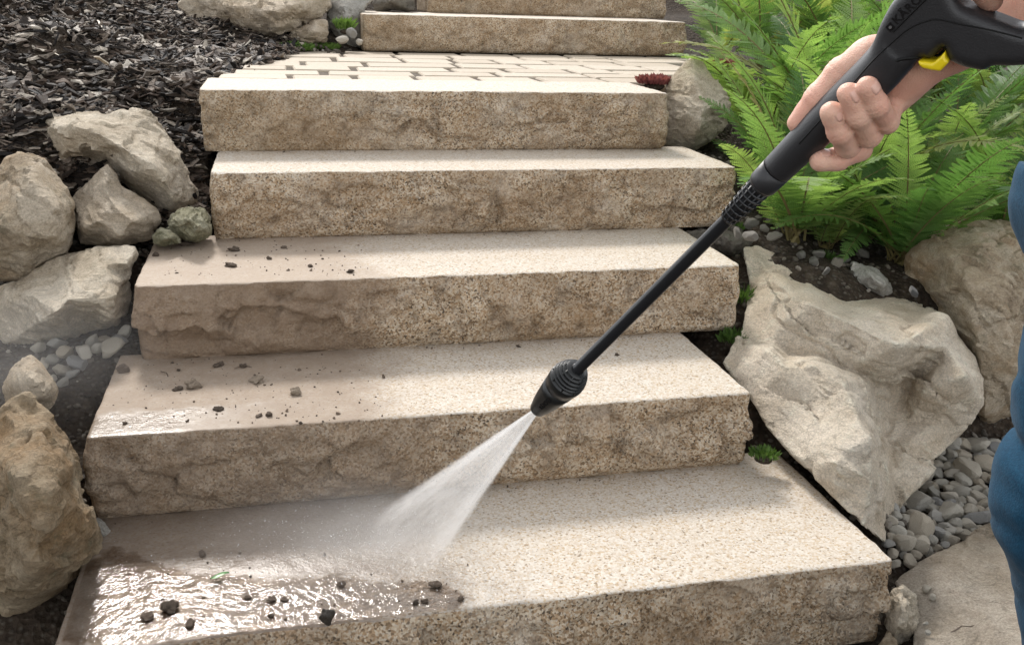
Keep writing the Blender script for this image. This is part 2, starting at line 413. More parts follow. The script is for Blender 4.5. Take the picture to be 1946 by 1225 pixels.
def make_step(i, spec, res, tops, splits, label, ends=0.010, round_=0.022):
    xl, xr, yf, zt, zb, dp = spec
    w, h = xr-xl, zt-zb
    V, Fc, side = box_grid(w, dp, h, res)
    x, y, z = V.T.copy(); off = np.array([i*5.3, i*2.9, i*1.3]); P = V+off
    t = z/h
    # how much each vertex belongs to the split front / ends
    fr = np.exp(-y/0.006); le = np.exp(-x/0.006); re = np.exp(-(w-x)/0.006)
    env = np.clip(np.sin(np.pi*np.clip(t, 0, 1))**0.7, 0, 1)*(0.25+0.75*np.clip((1-t)*6, 0, 1))
    big = fbm(P, 7, 3, 11+i); ch = chips(P*np.array([1, 1, 1.5]), 9, 31+i); ch2 = chips(P*np.array([1, 1, 1.3]), 24, 61+i)
    fine = fbm(P, 45, 4, 21+i)
    rough = 0.016*big+0.023*ch+0.0085*ch2+0.0042*fine-0.010*np.clip(1-np.abs(fbm(P*np.array([1, 1, 1.7]), 6, 3, 91+i))*9, 0, 1)
    edge = 0.0022*fbm(P*np.array([1, 0, 0])+off, 30, 4, 5+i) + 0.004*np.clip(fbm(P*np.array([1, 0, 0])+off, 14, 3, 9+i)-.35, 0, 1)*3
    V[:, 1] += fr*(-(0.011*env) - env*rough + edge + 0.010*np.clip(.25-t, 0, 1))
    er = ends*(1.2*big+1.0*ch+.15*ch2)+0.002*fine
    V[:, 0] += le*(-env*er+0.004*(1-env)) - re*(-env*er*0.7+0.003*(1-env))
    # rounded, knocked-off vertical corners and arrises
    cr = round_*(0.7+0.6*fbm(P*np.array([0, 0, 1])+off, 12, 3, 41+i))
    kl = np.clip(1-x/(cr+1e-6), 0, 1)*np.clip(1-y/0.05, 0, 1); kr = np.clip(1-(w-x)/(cr*0.7+1e-6), 0, 1)*np.clip(1-y/0.05, 0, 1)
    V[:, 1] += (kl**2*cr + kr**2*cr*.7)*np.clip(1-y/0.05, 0, 1)
    kb = np.clip(1-z/0.02, 0, 1)
    V[:, 1] += fr*kb**2*0.006
    top = (side == 0)
    tv = np.zeros(len(V)); tv[np.unique(Fc[top])] = 1
    arr = np.exp(-np.minimum(np.minimum(x, w-x), y)/0.004)
    V[:, 2] += tv*(0.0010*fbm(P, 18, 4, 71+i)+0.0005*fbm(P, 120, 2, 75+i) - arr*(0.0022+0.0020*fbm(P, 40, 2, 77+i)))
    me = mesh_from('stone_step', V, Fc, [tops, splits], True, (side == 1).astype(int))
    o = link('stone_step', me, None, (xl, yf, zb+0.0005))
    return tag(o, label, 'step', 'granite block steps of the garden stairs')

SILT = (.40,.33,.26)
step_labels = ['lowest granite step, its left end under muddy water, struck by the spray',
 'second granite step from the bottom, muddy silt and clods on its left tread',
 'third granite step from the bottom, brown dirt smeared over its left face',
 'clean granite step just below the step that edges the paved landing',
 'granite step whose back edge meets the brick paved landing',
 'granite step standing at the back of the paved landing',
 'topmost granite step, only the foot of its face showing']
gr_split = [granite('granite_split_wet', True, (0.35, .3, (.20,.145,.10), .55), None, 1.0),
            granite('granite_split_damp', True, (0.55, .28, (.20,.15,.11), .62), None, 2.0),
            granite('granite_split_dirty', True, (0.45, .10, (.22,.155,.105), .88), None, 3.0),
            granite('granite_split', True, None, None, 4.0)]+[granite('granite_split', True, (.35, .35, (.27,.20,.12), .35), None, 5.0+i*1.7) for i in range(3)]
gr_top = [granite('granite_tread_wet', False, (0.50, .16, (.25,.19,.145), .88), (0.62, .10, None, .72), 1.0),
          granite('granite_tread_silt', False, (0.50, .10, (.27,.205,.15), .92), (0.20, .10, .085, .75), 2.0),
          granite('granite_tread_dusty', False, (0.45, .10, (.34,.265,.20), .88), None, 3.0),
          granite('granite_tread', False, None, None, 4.0)]+[granite('granite_tread', False, (.5, .4, (.55,.47,.37), .4), None, 5.0+i*1.7) for i in range(3)]
for i, sp in enumerate(STEPS):
    k = i
    make_step(i, sp, (0.0045 if i < 3 else 0.0055) if i < 5 else 0.009, gr_top[k], gr_split[k], step_labels[i],
              ends=0.006, round_=(0.03 if i in (2, 3, 4) else 0.014))

# ------------------------------------------------------------------ paved landing
sand = Mat('joint_sand'); _c = sand.coord()
sand_m = sand.bsdf(sand.ramp(sand.noise(_c, 160, 5, 0.7), [(0.3, (.05,.04,.03)), (0.6, (.16,.13,.10)), (0.8, (.3,.26,.21))]), 0.9,
                   sand.bump(sand.noise(_c, 200, 4, 0.7), 1, .004), .2)
LZ = 0.5975
def edge_l(y): return 0.175+0.19*(y-1.24)
def edge_r(y): return 1.40+0.44*(y-1.24)
y0, y1 = 1.246, 2.534
bed = world_mesh('paved_landing', [(edge_l(y0)-.02, y0, LZ-.07), (edge_r(y0)+.02, y0, LZ-.07), (edge_r(y1)+.02, y1, LZ-.07), (edge_l(y1)-.02, y1, LZ-.07),
    (edge_l(y0)-.02, y0, LZ-.006), (edge_r(y0)+.02, y0, LZ-.006), (edge_r(y1)+.02, y1, LZ-.006), (edge_l(y1)-.02, y1, LZ-.006)],
    [(0,3,2,1),(4,5,6,7),(0,1,5,4),(1,2,6,5),(2,3,7,6),(3,0,4,7)], [sand_m], smooth=False)
tag(bed, kind='structure')
paver_m = granite('granite_paver', False, (9, 1, (.43,.37,.29), .6), None, 6.0, True)
rows = [1.250, 1.418, 1.572, 1.74, 1.95, 2.16, 2.35, 2.532]
def paver_mesh(w, d, h, seed):
    bm = bmesh.new(); bmesh.ops.create_cube(bm, size=1)
    for v in bm.verts: v.co = Vector((v.co.x*w, v.co.y*d, v.co.z*h))
    rr = random.Random(seed)
    for v in bm.verts: v.co += Vector((rr.uniform(-.004, .004), rr.uniform(-.003, .003), 0))
    bmesh.ops.bevel(bm, geom=bm.edges[:], offset=0.004, segments=1, affect='EDGES')
    me = bpy.data.meshes.new('paver'); bm.to_mesh(me); bm.free(); me.materials.append(paver_m); return me
for r in range(len(rows)-1):
    ya, yb = rows[r], rows[r+1]; ym = (ya+yb)/2; x = edge_l(ym)+random.uniform(-.05, .0); n = 0
    while x < edge_r(ym)-.05:
        L = random.choice([.16, .2, .24, .28, .22])*random.uniform(.9, 1.1)
        me = paver_mesh(L-random.uniform(.014, .026), yb-ya-.013, .06, r*50+n)
        o = link('paver', me, bed, (x+L/2-bed.location.x, ym-bed.location.y, LZ-.03+random.uniform(-.0015, .0015)-bed.location.z))
        o.rotation_euler = (random.uniform(-.006, .006), random.uniform(-.006, .006), random.uniform(-.012, .012))
        x += L; n += 1

# ================================================================== BOULDERS AND ROCKS
def finish_rock(V, Fc, voxel, amp, seed, sc=1.0, big=1.5, ledge=1.0, strata=None, fine=1.0, lay=13.):
    """voxel-remesh a closed faceted shell and weather its surface"""
    me = mesh_from('tmp', V, Fc, smooth=False)
    ob = link('tmp', me); md = ob.modifiers.new('r', 'REMESH'); md.mode = 'VOXEL'; md.voxel_size = voxel; md.adaptivity = 0
    sm = ob.modifiers.new('s', 'SMOOTH'); sm.factor = 0.3; sm.iterations = 1
    dg = bpy.context.evaluated_depsgraph_get(); ev = ob.evaluated_get(dg); m2 = bpy.data.meshes.new_from_object(ev)
    n = len(m2.vertices); P = np.zeros(n*3); m2.vertices.foreach_get('co', P); P = P.reshape(-1, 3)
    N = np.zeros(n*3); m2.vertex_normals.foreach_get('vector', N); N = N.reshape(-1, 3)
    fc = [tuple(p.vertices) for p in m2.polygons]
    bpy.data.objects.remove(ob); bpy.data.meshes.remove(me); bpy.data.meshes.remove(m2)
    rx = random.Random(seed); ang = rx.uniform(.3, .9)
    S = P.copy(); S[:, 2] = P[:, 2]*math.cos(ang)+P[:, 0]*math.sin(ang); S[:, 0] = P[:, 0]*math.cos(ang)-P[:, 2]*math.sin(ang)
    S = S*np.array([1, 1, 2.2])
    d = big*chips(S, 6/sc, seed)+fine*(0.6*chips(S, 18/sc, seed+3)+0.30*chips(S, 42/sc, seed+5))+0.35*big*fbm(P, 5/sc, 3, seed)+0.30*fbm(S, 24/sc, 4, seed+9, ridged=True)-1.3*np.clip(1-np.abs(fbm(S, 4/sc, 4, seed+15))*14, 0, 1)
    rs = random.Random(seed+100); nd = np.array(strata if strata is not None else (rs.uniform(-.6, .6), rs.uniform(-.4, .4), 1.0)); nd = nd/np.linalg.norm(nd)
    w_ = (P@nd)*lay/sc+.55*fbm(P, 4/sc, 3, seed+40)+.12*fbm(P, 22/sc, 3, seed+41); ph = w_-np.floor(w_)
    saw = (ph-.5)*np.clip(.35+1.3*fbm(P, 5/sc, 2, seed+42), 0, 1)
    d = d+ledge*saw
    return P+N*(amp*d)[:, None], fc

def traced_rock(name, label, cat, outline, inner, mat, D=None, back=0.18, shrink=0.8, voxel=0.006, amp=0.006, seed=1, group=None, sc=1.0, big=1.5, ledge=1.0, strata=None, fine=1.0, lay=13.):
    o_ = [(p[0], p[1], p[2] if len(p) > 2 else D) for p in outline]
    pts = o_+list(inner); n = len(o_)
    c2 = delaunay_2d_cdt([Vector((p[0], -p[1])) for p in pts], [(i, (i+1) % n) for i in range(n)], [list(range(n))], 1, 1e-4)
    vv, _, ff, ov = c2[0], c2[1], c2[2], c2[3]
    src = [o[0] if o else None for o in ov]
    front = [at_d(*pts[s]) if s is not None else at_d(v.x, -v.y, D or o_[0][2]) for v, s in zip(vv, src)]
    cx = sum(p[0] for p in o_)/n; cy = sum(p[1] for p in o_)/n
    mid = [at_d(p[0]*.97+cx*.03, p[1]*.97+cy*.03, p[2]+back*.45) for p in o_]
    bk = [at_d(cx+(p[0]-cx)*shrink, cy+(p[1]-cy)*shrink, p[2]+back) for p in o_]
    V = list(front)+mid+bk; nf = len(front)
    inv = {s: i for i, s in enumerate(src) if s is not None}
    Fc = [tuple(f) for f in ff]
    for i in range(n):
        j = (i+1) % n; a, b = inv[i], inv[j]
        Fc.append((b, a, nf+i, nf+j)); Fc.append((nf+j, nf+i, nf+n+i, nf+n+j))
    V.append(np.mean(bk, 0)); last = len(V)-1
    for i in range(n): Fc.append((nf+n+(i+1) % n, nf+n+i, last))
    bmv = bmesh.new(); bv = [bmv.verts.new(tuple(v)) for v in V]
    for f in Fc:
        try: bmv.faces.new([bv[i] for i in f])
        except ValueError: pass
    bmesh.ops.recalc_face_normals(bmv, faces=bmv.faces[:]); bmesh.ops.triangulate(bmv, faces=bmv.faces[:])
    Fr = [tuple(v.index for v in f.verts) for f in bmv.faces] if not bmv.verts.index_update() else []
    bmv.free()
    P, fc = finish_rock(np.array(V), Fr, voxel, amp, seed, sc, big, ledge, strata, fine, lay)
    ob = world_mesh(name, P, np.array(fc) if all(len(f) == 4 for f in fc) else fc, [mat]); ob.data.set_sharp_from_angle(angle=math.radians(24))
    return tag(ob, label, cat, group)

lime = rock_mat('pale_limestone', (.74,.65,.53), (.65,.56,.44), (.48,.39,.285), (.36,.24,.12), .40, 0.0, 1)
lime2 = rock_mat('grey_limestone', (.66,.58,.465), (.53,.45,.34), (.33,.265,.185), (.30,.20,.10), .35, 0.35, 2)
tan_r = rock_mat('tan_sandstone', (.63,.54,.425), (.52,.43,.32), (.35,.275,.19), (.36,.24,.12), .45, 0.15, 3, (1,1,5))
brown = rock_mat('brown_fieldstone', (.37,.295,.20), (.24,.175,.105), (.11,.08,.045), (.27,.15,.055), .75, 0.6, 4)
brown2 = rock_mat('ochre_fieldstone', (.52,.44,.335), (.40,.315,.215), (.23,.17,.11), (.36,.20,.075), .7, 0.5, 5)
mossy = rock_mat('mossy_stone', (.42,.40,.30), (.27,.25,.16), (.12,.115,.06), (.16,.16,.05), .6, 0.7, 6)
grey_r = rock_mat('grey_stone', (.46,.44,.40), (.35,.33,.29), (.2,.185,.16), (.28,.22,.14), .3, 0.3, 7)
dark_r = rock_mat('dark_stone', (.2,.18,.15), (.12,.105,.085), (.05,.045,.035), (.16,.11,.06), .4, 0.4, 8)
slab_m = rock_mat('slab_stone', (.50,.44,.36), (.40,.34,.27), (.27,.225,.17), (.33,.25,.15), .4, 0.1, 9, (1,1,1.4))

traced_rock('boulder', 'huge pale limestone boulder with folded ledges at right of the lower steps', 'boulder',
 [(1412,470,2.28),(1440,466,2.3),(1475,482,2.32),(1530,510,2.32),(1600,545,2.3),(1690,565,2.28),(1760,585,2.25),(1800,605,2.2),(1818,640,2.15),(1850,680,2.1),
  (1868,720,2.05),(1870,765,2.0),(1850,800,2.02),(1810,840,2.02),(1775,880,1.9),(1750,920,1.86),(1725,950,1.84),(1705,975,1.86),(1690,1005,1.78),(1682,1032,1.68),
  (1640,1000,1.62),(1590,950,1.66),(1545,905,1.7),(1500,860,1.76),(1460,815,1.82),(1430,760,1.88),(1395,715,1.93),(1375,690,1.96),(1400,650,2.02),(1415,600,2.1),(1425,540,2.2)],
 [(1516,870,1.73),(1461,665,1.90),(1493,698,1.85),(1544,694,1.85),(1606,725,1.80),(1630,796,1.72),(1653,835,1.68),(1652,869,1.67),(1659,914,1.64),(1587,878,1.65),
  (1540,780,1.80),(1450,740,1.87),(1504,561,2.07),(1544,577,2.02),(1622,616,1.94),(1704,655,1.845),(1790,608,2.03),(1653,722,1.965),(1612,704,1.965),(1548,676,1.99),(1500,674,2.005),(1470,648,2.01),(1480,620,2.03),
  (1690,735,1.99),(1718,768,2.02),(1742,718,2.02),(1757,742,1.945),(1837,714,1.90),(1800,660,1.97),(1734,831,1.93),(1700,905,1.855),(1790,800,1.975),(1770,850,1.94),(1728,800,1.99),(1450,500,2.24),(1600,580,2.14),(1700,600,2.10),(1675,775,1.985),(1690,850,1.92)],
 lime, back=.30, voxel=.005, amp=.0055, seed=3, big=.35, ledge=5.5, strata=RT*.50+UP*.80-FW*.25, fine=.6, lay=8.5)
traced_rock('boulder', 'rounded ochre and grey boulder behind the big pale one, beside the blue trousers', 'boulder',
 [(1715,520),(1720,490),(1745,460),(1780,430),(1830,415),(1900,418),(1990,440),(2030,560),(2010,720),(1950,800),(1880,830),(1835,852),(1815,840),(1830,780),(1800,700),(1760,600),(1735,565)],
 [(1800,480,2.2),(1870,470,2.18),(1840,540,2.1),(1900,560,2.08),(1860,650,2.08),(1930,700,2.05),(1870,780,2.1)], brown2, D=2.36, back=.25, amp=.006, seed=5)
traced_rock('rock', 'small pale rock on the fern bed above the big pale boulder', 'rock',
 [(1615,520),(1620,497),(1640,505),(1665,510),(1690,530),(1697,555),(1680,570),(1640,560),(1618,545)], [(1655,525,2.215),(1675,540,2.215)], grey_r, D=2.275, back=.08, voxel=.004, amp=.003, seed=6, sc=.5)
traced_rock('boulder', 'upright boulder with a pale top at the right end of the landing step', 'boulder',
 [(1262,180),(1270,150),(1290,130),(1318,108),(1335,120),(1350,145),(1375,170),(1393,200),(1390,225),(1365,250),(1340,275),(1310,292),(1280,288),(1262,275)],
 [(1320,150,2.66),(1340,200,2.60),(1300,200,2.64),(1370,205,2.65),(1330,245,2.62)], lime2, D=2.74, back=.16, amp=.005, seed=7)
traced_rock('rock', 'dark shaded rock wedged under the right end of the clean step', 'rock',
 [(1300,440),(1350,434),(1400,434),(1432,452),(1418,482),(1400,500),(1360,480)], [(1385,455,2.27)], dark_r, D=2.36, back=.1, voxel=.005, amp=.004, seed=8, sc=.6)
traced_rock('slab', 'broad flat tan stone slab lying at the bottom right corner', 'slab',
 [(x, y, depth_z(x, y, z)) for x, y, z in ((1698,1105,-.115),(1740,1075,-.105),(1800,1040,-.10),(1840,1015,-.10),(1895,985,-.10),(2000,950,-.10),(2150,1080,-.10),(2100,1320,-.11),(1900,1400,-.12),(1740,1320,-.125),(1730,1180,-.12))],
 [(x, y, depth_z(x, y, z)) for x, y, z in ((1770,1100,-.092),(1825,1060,-.088),(1850,1130,-.095),(1800,1190,-.105),(1920,1080,-.085),(1960,1200,-.09),(2040,1050,-.088))],
 slab_m, back=.12, shrink=.92, voxel=.006, amp=.0028, seed=9)
traced_rock('rock', 'pale jagged rock wedged between the lowest step and the flat slab', 'rock',
 [(1690,1122),(1715,1112),(1738,1130),(1748,1165),(1742,1200),(1718,1222),(1690,1235),(1684,1180)], [(1712,1150,1.51),(1728,1175,1.51),(1705,1190,1.51)], lime2, D=1.565, back=.08, voxel=.004, amp=.0035, seed=10, sc=.5)
traced_rock('rock', 'small brown broken rock at the lower right corner of the lowest step', 'rock',
 [(1668,1225),(1690,1195),(1702,1215),(1712,1245),(1690,1270),(1660,1260)], [(1692,1230,1.49)], brown2, D=1.53, back=.06, voxel=.004, amp=.003, seed=12, sc=.5)
# left side
traced_rock('boulder', 'large wedge shaped pale boulder at the edge of the bark bed', 'boulder',
 [(62,230),(80,215),(140,212),(205,214),(255,207),(285,215),(310,245),(335,280),(355,315),(372,355),(378,388),(352,405),(318,425),(290,410),(255,375),(215,330),(180,315),(120,330),(90,305),(72,265)],
 [(110,245,2.12),(148,242,2.09),(184,251,2.06),(223,274,2.05),(285,313,2.03),(301,330,2.05),(255,240,2.16),(320,300,2.15),(120,290,2.13),(170,285,2.11),(250,330,2.10),(330,370,2.11)],
 lime2, D=2.24, back=.22, amp=.006, seed=21)
traced_rock('rock', 'pointed three cornered tan rock leaning on the wedge shaped boulder', 'rock',
 [(205,308),(222,330),(228,352),(265,375),(300,400),(306,422),(288,452),(240,466),(180,470),(150,466),(140,430),(138,382),(155,360),(180,335)],
 [(200,345,2.00),(190,420,1.94),(255,420,1.95),(228,447,1.95),(160,432,1.96),(210,385,1.965)], tan_r, D=2.06, back=.14, voxel=.005, amp=.004, seed=22, sc=.8)
traced_rock('boulder', 'rounded lichen stained boulder at the left margin below the bark bed', 'boulder',
 [(20,300),(55,290),(80,300),(100,325),(120,350),(140,385),(143,430),(135,465),(110,492),(75,520),(40,535),(-20,530),(-50,420),(-10,330)],
 [(60,350,1.88),(100,400,1.86),(60,450,1.84),(0,430,1.85),(110,450,1.87)], brown2, D=1.98, back=.2, amp=.005, seed=23)
traced_rock('boulder', 'grey slanting rock with a flat top beside the third step', 'boulder',
 [(40,535),(75,512),(110,492),(150,478),(200,468),(255,470),(259,482),(250,520),(243,560),(238,590),(222,617),(180,628),(145,643),(100,655),(60,660),(10,655),(-30,600),(-10,550)],
 [(200,500,1.86),(243,500,1.875),(150,545,1.80),(190,570,1.775),(130,570,1.765),(222,560,1.80),(215,595,1.80),(90,600,1.74),(60,560,1.78),(110,592,1.735)],
 lime2, D=1.93, back=.16, voxel=.005, amp=.0042, seed=24)
traced_rock('rock', 'small mossy green grey rock against the left end of the clean step', 'rock',
 [(315,422),(335,400),(365,392),(390,394),(399,410),(404,445),(388,458),(355,460),(330,448)], [(360,415,1.96),(377,432,1.955)], mossy, D=2.04, back=.08, voxel=.004, amp=.004, seed=25, sc=.5)
traced_rock('rock', 'little greenish stone below the small mossy rock', 'rock',
 [(290,448),(305,432),(322,438),(338,450),(345,462),(315,468),(292,465)], [(315,452,1.965)], mossy, D=2.0, back=.05, voxel=.003, amp=.002, seed=26, sc=.35)
traced_rock('rock', 'small brown rock at the left margin beside the gravel pocket', 'rock',
 [(20,700),(55,675),(75,690),(95,715),(106,742),(97,768),(70,782),(30,780),(5,740)], [(60,720,1.57),(82,742,1.575)], brown2, D=1.64, back=.1, voxel=.005, amp=.004, seed=27, sc=.7)
traced_rock('boulder', 'big brown boulder in the lower left corner overlapping the second step', 'boulder',
 [(20,760),(55,748),(75,775),(100,800),(125,835),(145,870),(150,910),(160,955),(178,985),(193,1015),(188,1045),(165,1075),(135,1110),(95,1140),(60,1160),(10,1170),(-60,1120),(-80,950),(-50,820)],
 [(80,840,1.33),(122,900,1.31),(145,1000,1.33),(140,960,1.325),(80,1000,1.24),(60,1080,1.27),(120,1060,1.31),(30,900,1.26),(95,930,1.265)], brown, D=1.44, back=.16, amp=.006, seed=28)
traced_rock('rock', 'small pale stone peeking out between the brown boulder and the lowest step', 'rock',
 [(165,990),(185,983),(203,995),(208,1008),(195,1022),(170,1020)], [(190,1003,1.495)], grey_r, D=1.52, back=.04, voxel=.003, amp=.002, seed=29, sc=.3)
traced_rock('boulder', 'long tan boulder above the bark bed at the top of the picture', 'boulder',
 [(340,10),(365,-10),(450,-60),(560,-60),(625,-10),(630,10),(610,30),(575,50),(535,68),(520,78),(480,74),(440,62),(400,46),(360,28)],
 [(430,10,3.7),(520,20,3.62),(560,10,3.65),(470,40,3.7),(535,45,3.68)], tan_r, D=3.86, back=.3, voxel=.009, amp=.008, seed=30)
traced_rock('rock', 'brown rock tucked under the right end of the long tan boulder', 'rock',
 [(538,74),(560,55),(600,42),(620,40),(624,60),(618,82),(560,86)], [(595,58,3.73)], tan_r, D=3.8, back=.12, voxel=.008, amp=.006, seed=31)
traced_rock('boulder', 'grey blocky stone against the left end of the step behind the landing', 'boulder',
 [(622,40),(625,0),(650,-25),(700,-25),(712,-5),(695,15),(690,60),(686,92),(660,92),(640,80)], [(660,30,3.86),(665,60,3.86)], grey_r, D=3.97, back=.2, voxel=.009, amp=.006, seed=32)
traced_rock('rock', 'dark rock at the upper edge between the grey stone and topmost step', 'rock',
 [(708,8),(730,-20),(770,-20),(788,0),(784,20),(715,22)], [(745,0,4.15)], dark_r, D=4.25, back=.15, voxel=.01, amp=.006, seed=33)

# ================================================================== GRAVEL AND PEBBLES
def pebble_mesh(seed, sub=3, flat=0.7, angular=0.5):
    rr = np.random.default_rng(seed)
    bm = bmesh.new(); bmesh.ops.create_icosphere(bm, subdivisions=sub, radius=1)
    V = np.array([v.co for v in bm.verts]); Fc = np.array([[v.index for v in f.verts] for f in bm.faces]); bm.free()
    N = rr.normal(size=(11, 3)); N /= np.linalg.norm(N, axis=1)[:, None]; off = rr.uniform(.55, .92, 11)
    dd = V@N.T; r = np.where(dd > 0.05, off/np.maximum(dd, .05), 9).min(1)
    r = np.minimum(r, 1.0)*angular+(1-angular)*0.85
    r = r*(1+0.10*fbm(V, 1.6, 3, seed))
    V = V*r[:, None]*np.array([1, rr.uniform(.65, .85), flat*rr.uniform(.75, 1.05)])
    return V, Fc
def rot_rand(rr, tilt=0.6):
    from mathutils import Euler
    return np.array(Euler((rr.normal()*tilt, rr.normal()*tilt, rr.uniform(0, 6.28))).to_matrix())
def scatter(name, label, cat, pts, sizes, bases, mat, seed, sinkf=0.3, tilt=0.5):
    """one mesh of many tiny pieces nobody could count"""
    rr = np.random.default_rng(seed); VV = []; FF = []; RR = []; n = 0
    for p, s in zip(pts, sizes):
        B, Fc = bases[rr.integers(len(bases))]
        V = (B*s)@rot_rand(rr, tilt).T+np.array(p)+np.array([0, 0, s*(.5-sinkf)])
        VV.append(V); FF.append(Fc+n); n += len(V); RR.append(np.full(len(V), rr.uniform()))
    me = mesh_from(name, np.concatenate(VV), np.concatenate(FF), [mat], False)
    a = me.attributes.new('rnd', 'FLOAT', 'POINT'); a.data.foreach_set('value', np.concatenate(RR).astype(np.float32))
    return tag(link(name, me), label, cat, kind='stuff')

PEB_STOPS = [(0, (.29,.275,.24)), (.3, (.40,.375,.32)), (.55, (.33,.285,.22)), (.75, (.47,.435,.37)), (1, (.22,.22,.215))]
peb_m = obj_rnd_mat('pebble_stone', PEB_STOPS, .75, .3)
gravel_m = attr_mat('gravel_stone', [(0, (.05,.043,.035)), (.5, (.10,.085,.068)), (.85, (.17,.15,.12)), (1, (.26,.235,.2))], .85, .25)
peb_meshes = []
for k in range(10):
    V, Fc = pebble_mesh(100+k, 3, .74, .95); peb_meshes.append(mesh_from('pebble', V, Fc, [peb_m], True)); peb_meshes[-1].set_sharp_from_angle(angle=math.radians(16))
small = [pebble_mesh(200+k, 1, .7, .8) for k in range(6)]
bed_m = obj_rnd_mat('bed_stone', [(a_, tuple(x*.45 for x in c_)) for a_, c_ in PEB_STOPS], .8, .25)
bed_meshes = []
for k in range(6):
    V, Fc = pebble_mesh(140+k, 3, .8, 1.0); bed_meshes.append(mesh_from('pebble', V, Fc, [bed_m], True)); bed_meshes[-1].set_sharp_from_angle(angle=math.radians(16))
rr = np.random.default_rng(3)
def pebble(px, py, size_px, z, label, group, lift=0.6, mesh=None, name='pebble', mat=None, xyz=None):
    P = at_z(px, py, z) if xyz is None else np.array(xyz)
    if z < -.1 and group == G1:
        for _ in range(6): P = P*.4+.6*at_z(px, py, float(ground_z(P[0], P[1])[0]))
    D = (P-CAM)@FW; s = size_px*D/F/2
    o = link(name, mesh or peb_meshes[rr.integers(len(peb_meshes))], None, (P[0], P[1], P[2]+s*lift))
    k = rr.uniform(.85, 1.1); o.scale = (s*k*1.4, s*k*1.4, s*k*1.3); o.rotation_euler = (rr.normal()*.35, rr.normal()*.35, rr.uniform(0, 6.28))
    return tag(o, label, 'stone', group)
G1 = 'pebbles heaped in the hollow between boulder and slab'
special = [(1741,965,56,'large bluish grey oval pebble against the foot of the big boulder'), (1838,905,52,'pale pointed pebble standing upright in the pebble hollow'),
           (1803,985,50,'grey angular pebble with a greenish face beside the flat slab'), (1745,1012,58,'big pale broken pebble nearest the corner of the lowest step'),
           (1712,1040,46,'dull brown pebble touching the lowest step and the flat slab'), (1853,855,40,'dark blue grey pebble at the back of the pebble hollow')]
used = []
for px, py, s_, lb in special:
    pebble(px, py, s_, -.145, lb, G1); used.append((px, py, s_))
tries = 0
while len(used) < 190 and tries < 15000:
    tries += 1
    px, py = rr.uniform(1688, 1945), rr.uniform(842, 1085); s_ = rr.choice([22, 27, 32, 38, 44])
    if py > 1090-(px-1690)*.45: continue
    if any((px-a)**2+((py-b)*1.4)**2 < ((s_+c)*.315)**2 for a, b, c in used): continue
    used.append((px, py, s_)); pebble(px, py, s_, -.15, 'grey brown pebble among its like in the hollow between boulder and slab', G1)
G2 = 'stones in the gravel pocket left of the second step'
for px, py, s_ in ((212,672,40),(150,700,36),(138,718,26),(118,712,30),(126,678,34),(100,690,28),(160,676,30),(185,668,26),(228,655,30),(175,655,26),(110,660,30),(85,700,26),(120,735,24),(100,725,22),(145,735,20),(200,650,24),(235,640,26),(75,665,26)):
    P = at_z(px, py, .13); pebble(px, py, s_, float(ground_z(P[0], P[1])[0]), 'beige rounded stone lying in the gravel pocket left of the second step', G2)
G3 = 'stones on the soil of the fern bed'
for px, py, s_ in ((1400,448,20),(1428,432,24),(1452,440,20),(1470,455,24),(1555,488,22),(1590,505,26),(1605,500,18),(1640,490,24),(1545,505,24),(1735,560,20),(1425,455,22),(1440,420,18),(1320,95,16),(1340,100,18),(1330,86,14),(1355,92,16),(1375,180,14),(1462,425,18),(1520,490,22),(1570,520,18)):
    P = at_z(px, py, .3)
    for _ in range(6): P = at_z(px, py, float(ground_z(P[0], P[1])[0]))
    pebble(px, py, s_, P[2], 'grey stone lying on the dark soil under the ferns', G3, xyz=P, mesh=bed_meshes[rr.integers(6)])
G4 = 'grey stones beside the step behind the landing'
for px, py, s_ in ((650,84,22),(684,85,18),(668,70,18)):
    P = at_d(px, py, 3.72); pebble(px, py, s_, P[2], {650: 'small grey stone next to the smaller green stonecrop cushion', 684: 'small grey stone touching the left end of the landing step', 668: 'small grey stone leaning against the grey blocky stone'}[px], G4, xyz=P)
for px, py, s_, lb in ((1770,1085,10,'tiny dark pebble lying alone on the middle of the flat slab'),(1772,1136,15,'dark blue grey chip of stone on the flat slab near a crevice'),(1760,1122,18,'dark brown stone half sunk in a hollow of the flat slab'),(1758,1186,11,'small slate grey chip low on the flat slab'),(1763,1203,9,'lowest pale chip of stone on the flat slab')):
    pebble(px, py, s_, -.098, lb, 'stray chips on the flat slab', lift=.5)
# loose gravel: too small and too many to count
pts = []; sizes = []
for (x0, x1, y0_, y1_, n, a, b) in ((1.28, 2.2, -.35, .35, 900, .004, .013), (1.2, 1.5, -.1, 1.2, 700, .004, .011), (1.4, 2.6, .35, 1.5, 900, .004, .012), (-.5, .06, -.1, .8, 700, .004, .011), (1.5, 2.4, 1.2, 2.9, 450, .005, .012), (-.05,.2,.6,1.0,200,.003,.008), (.42,.7,2.4,2.7,120,.006,.014)):
    X = rr.uniform(x0, x1, n); Y = rr.uniform(y0_, y1_, n); Z = ground_z(X, Y)
    for x, y, z in zip(X, Y, Z):
        if any(xl-.0 < x < xr and yf < y < yf+dp+.02 for xl, xr, yf, zt, zb, dp in STEPS): continue
        pts.append((x, y, z)); sizes.append(rr.uniform(a, b))
scatter('gravel', 'fine loose gravel strewn over the soil between the rocks', 'gravel', pts, sizes, small, gravel_m, 5)

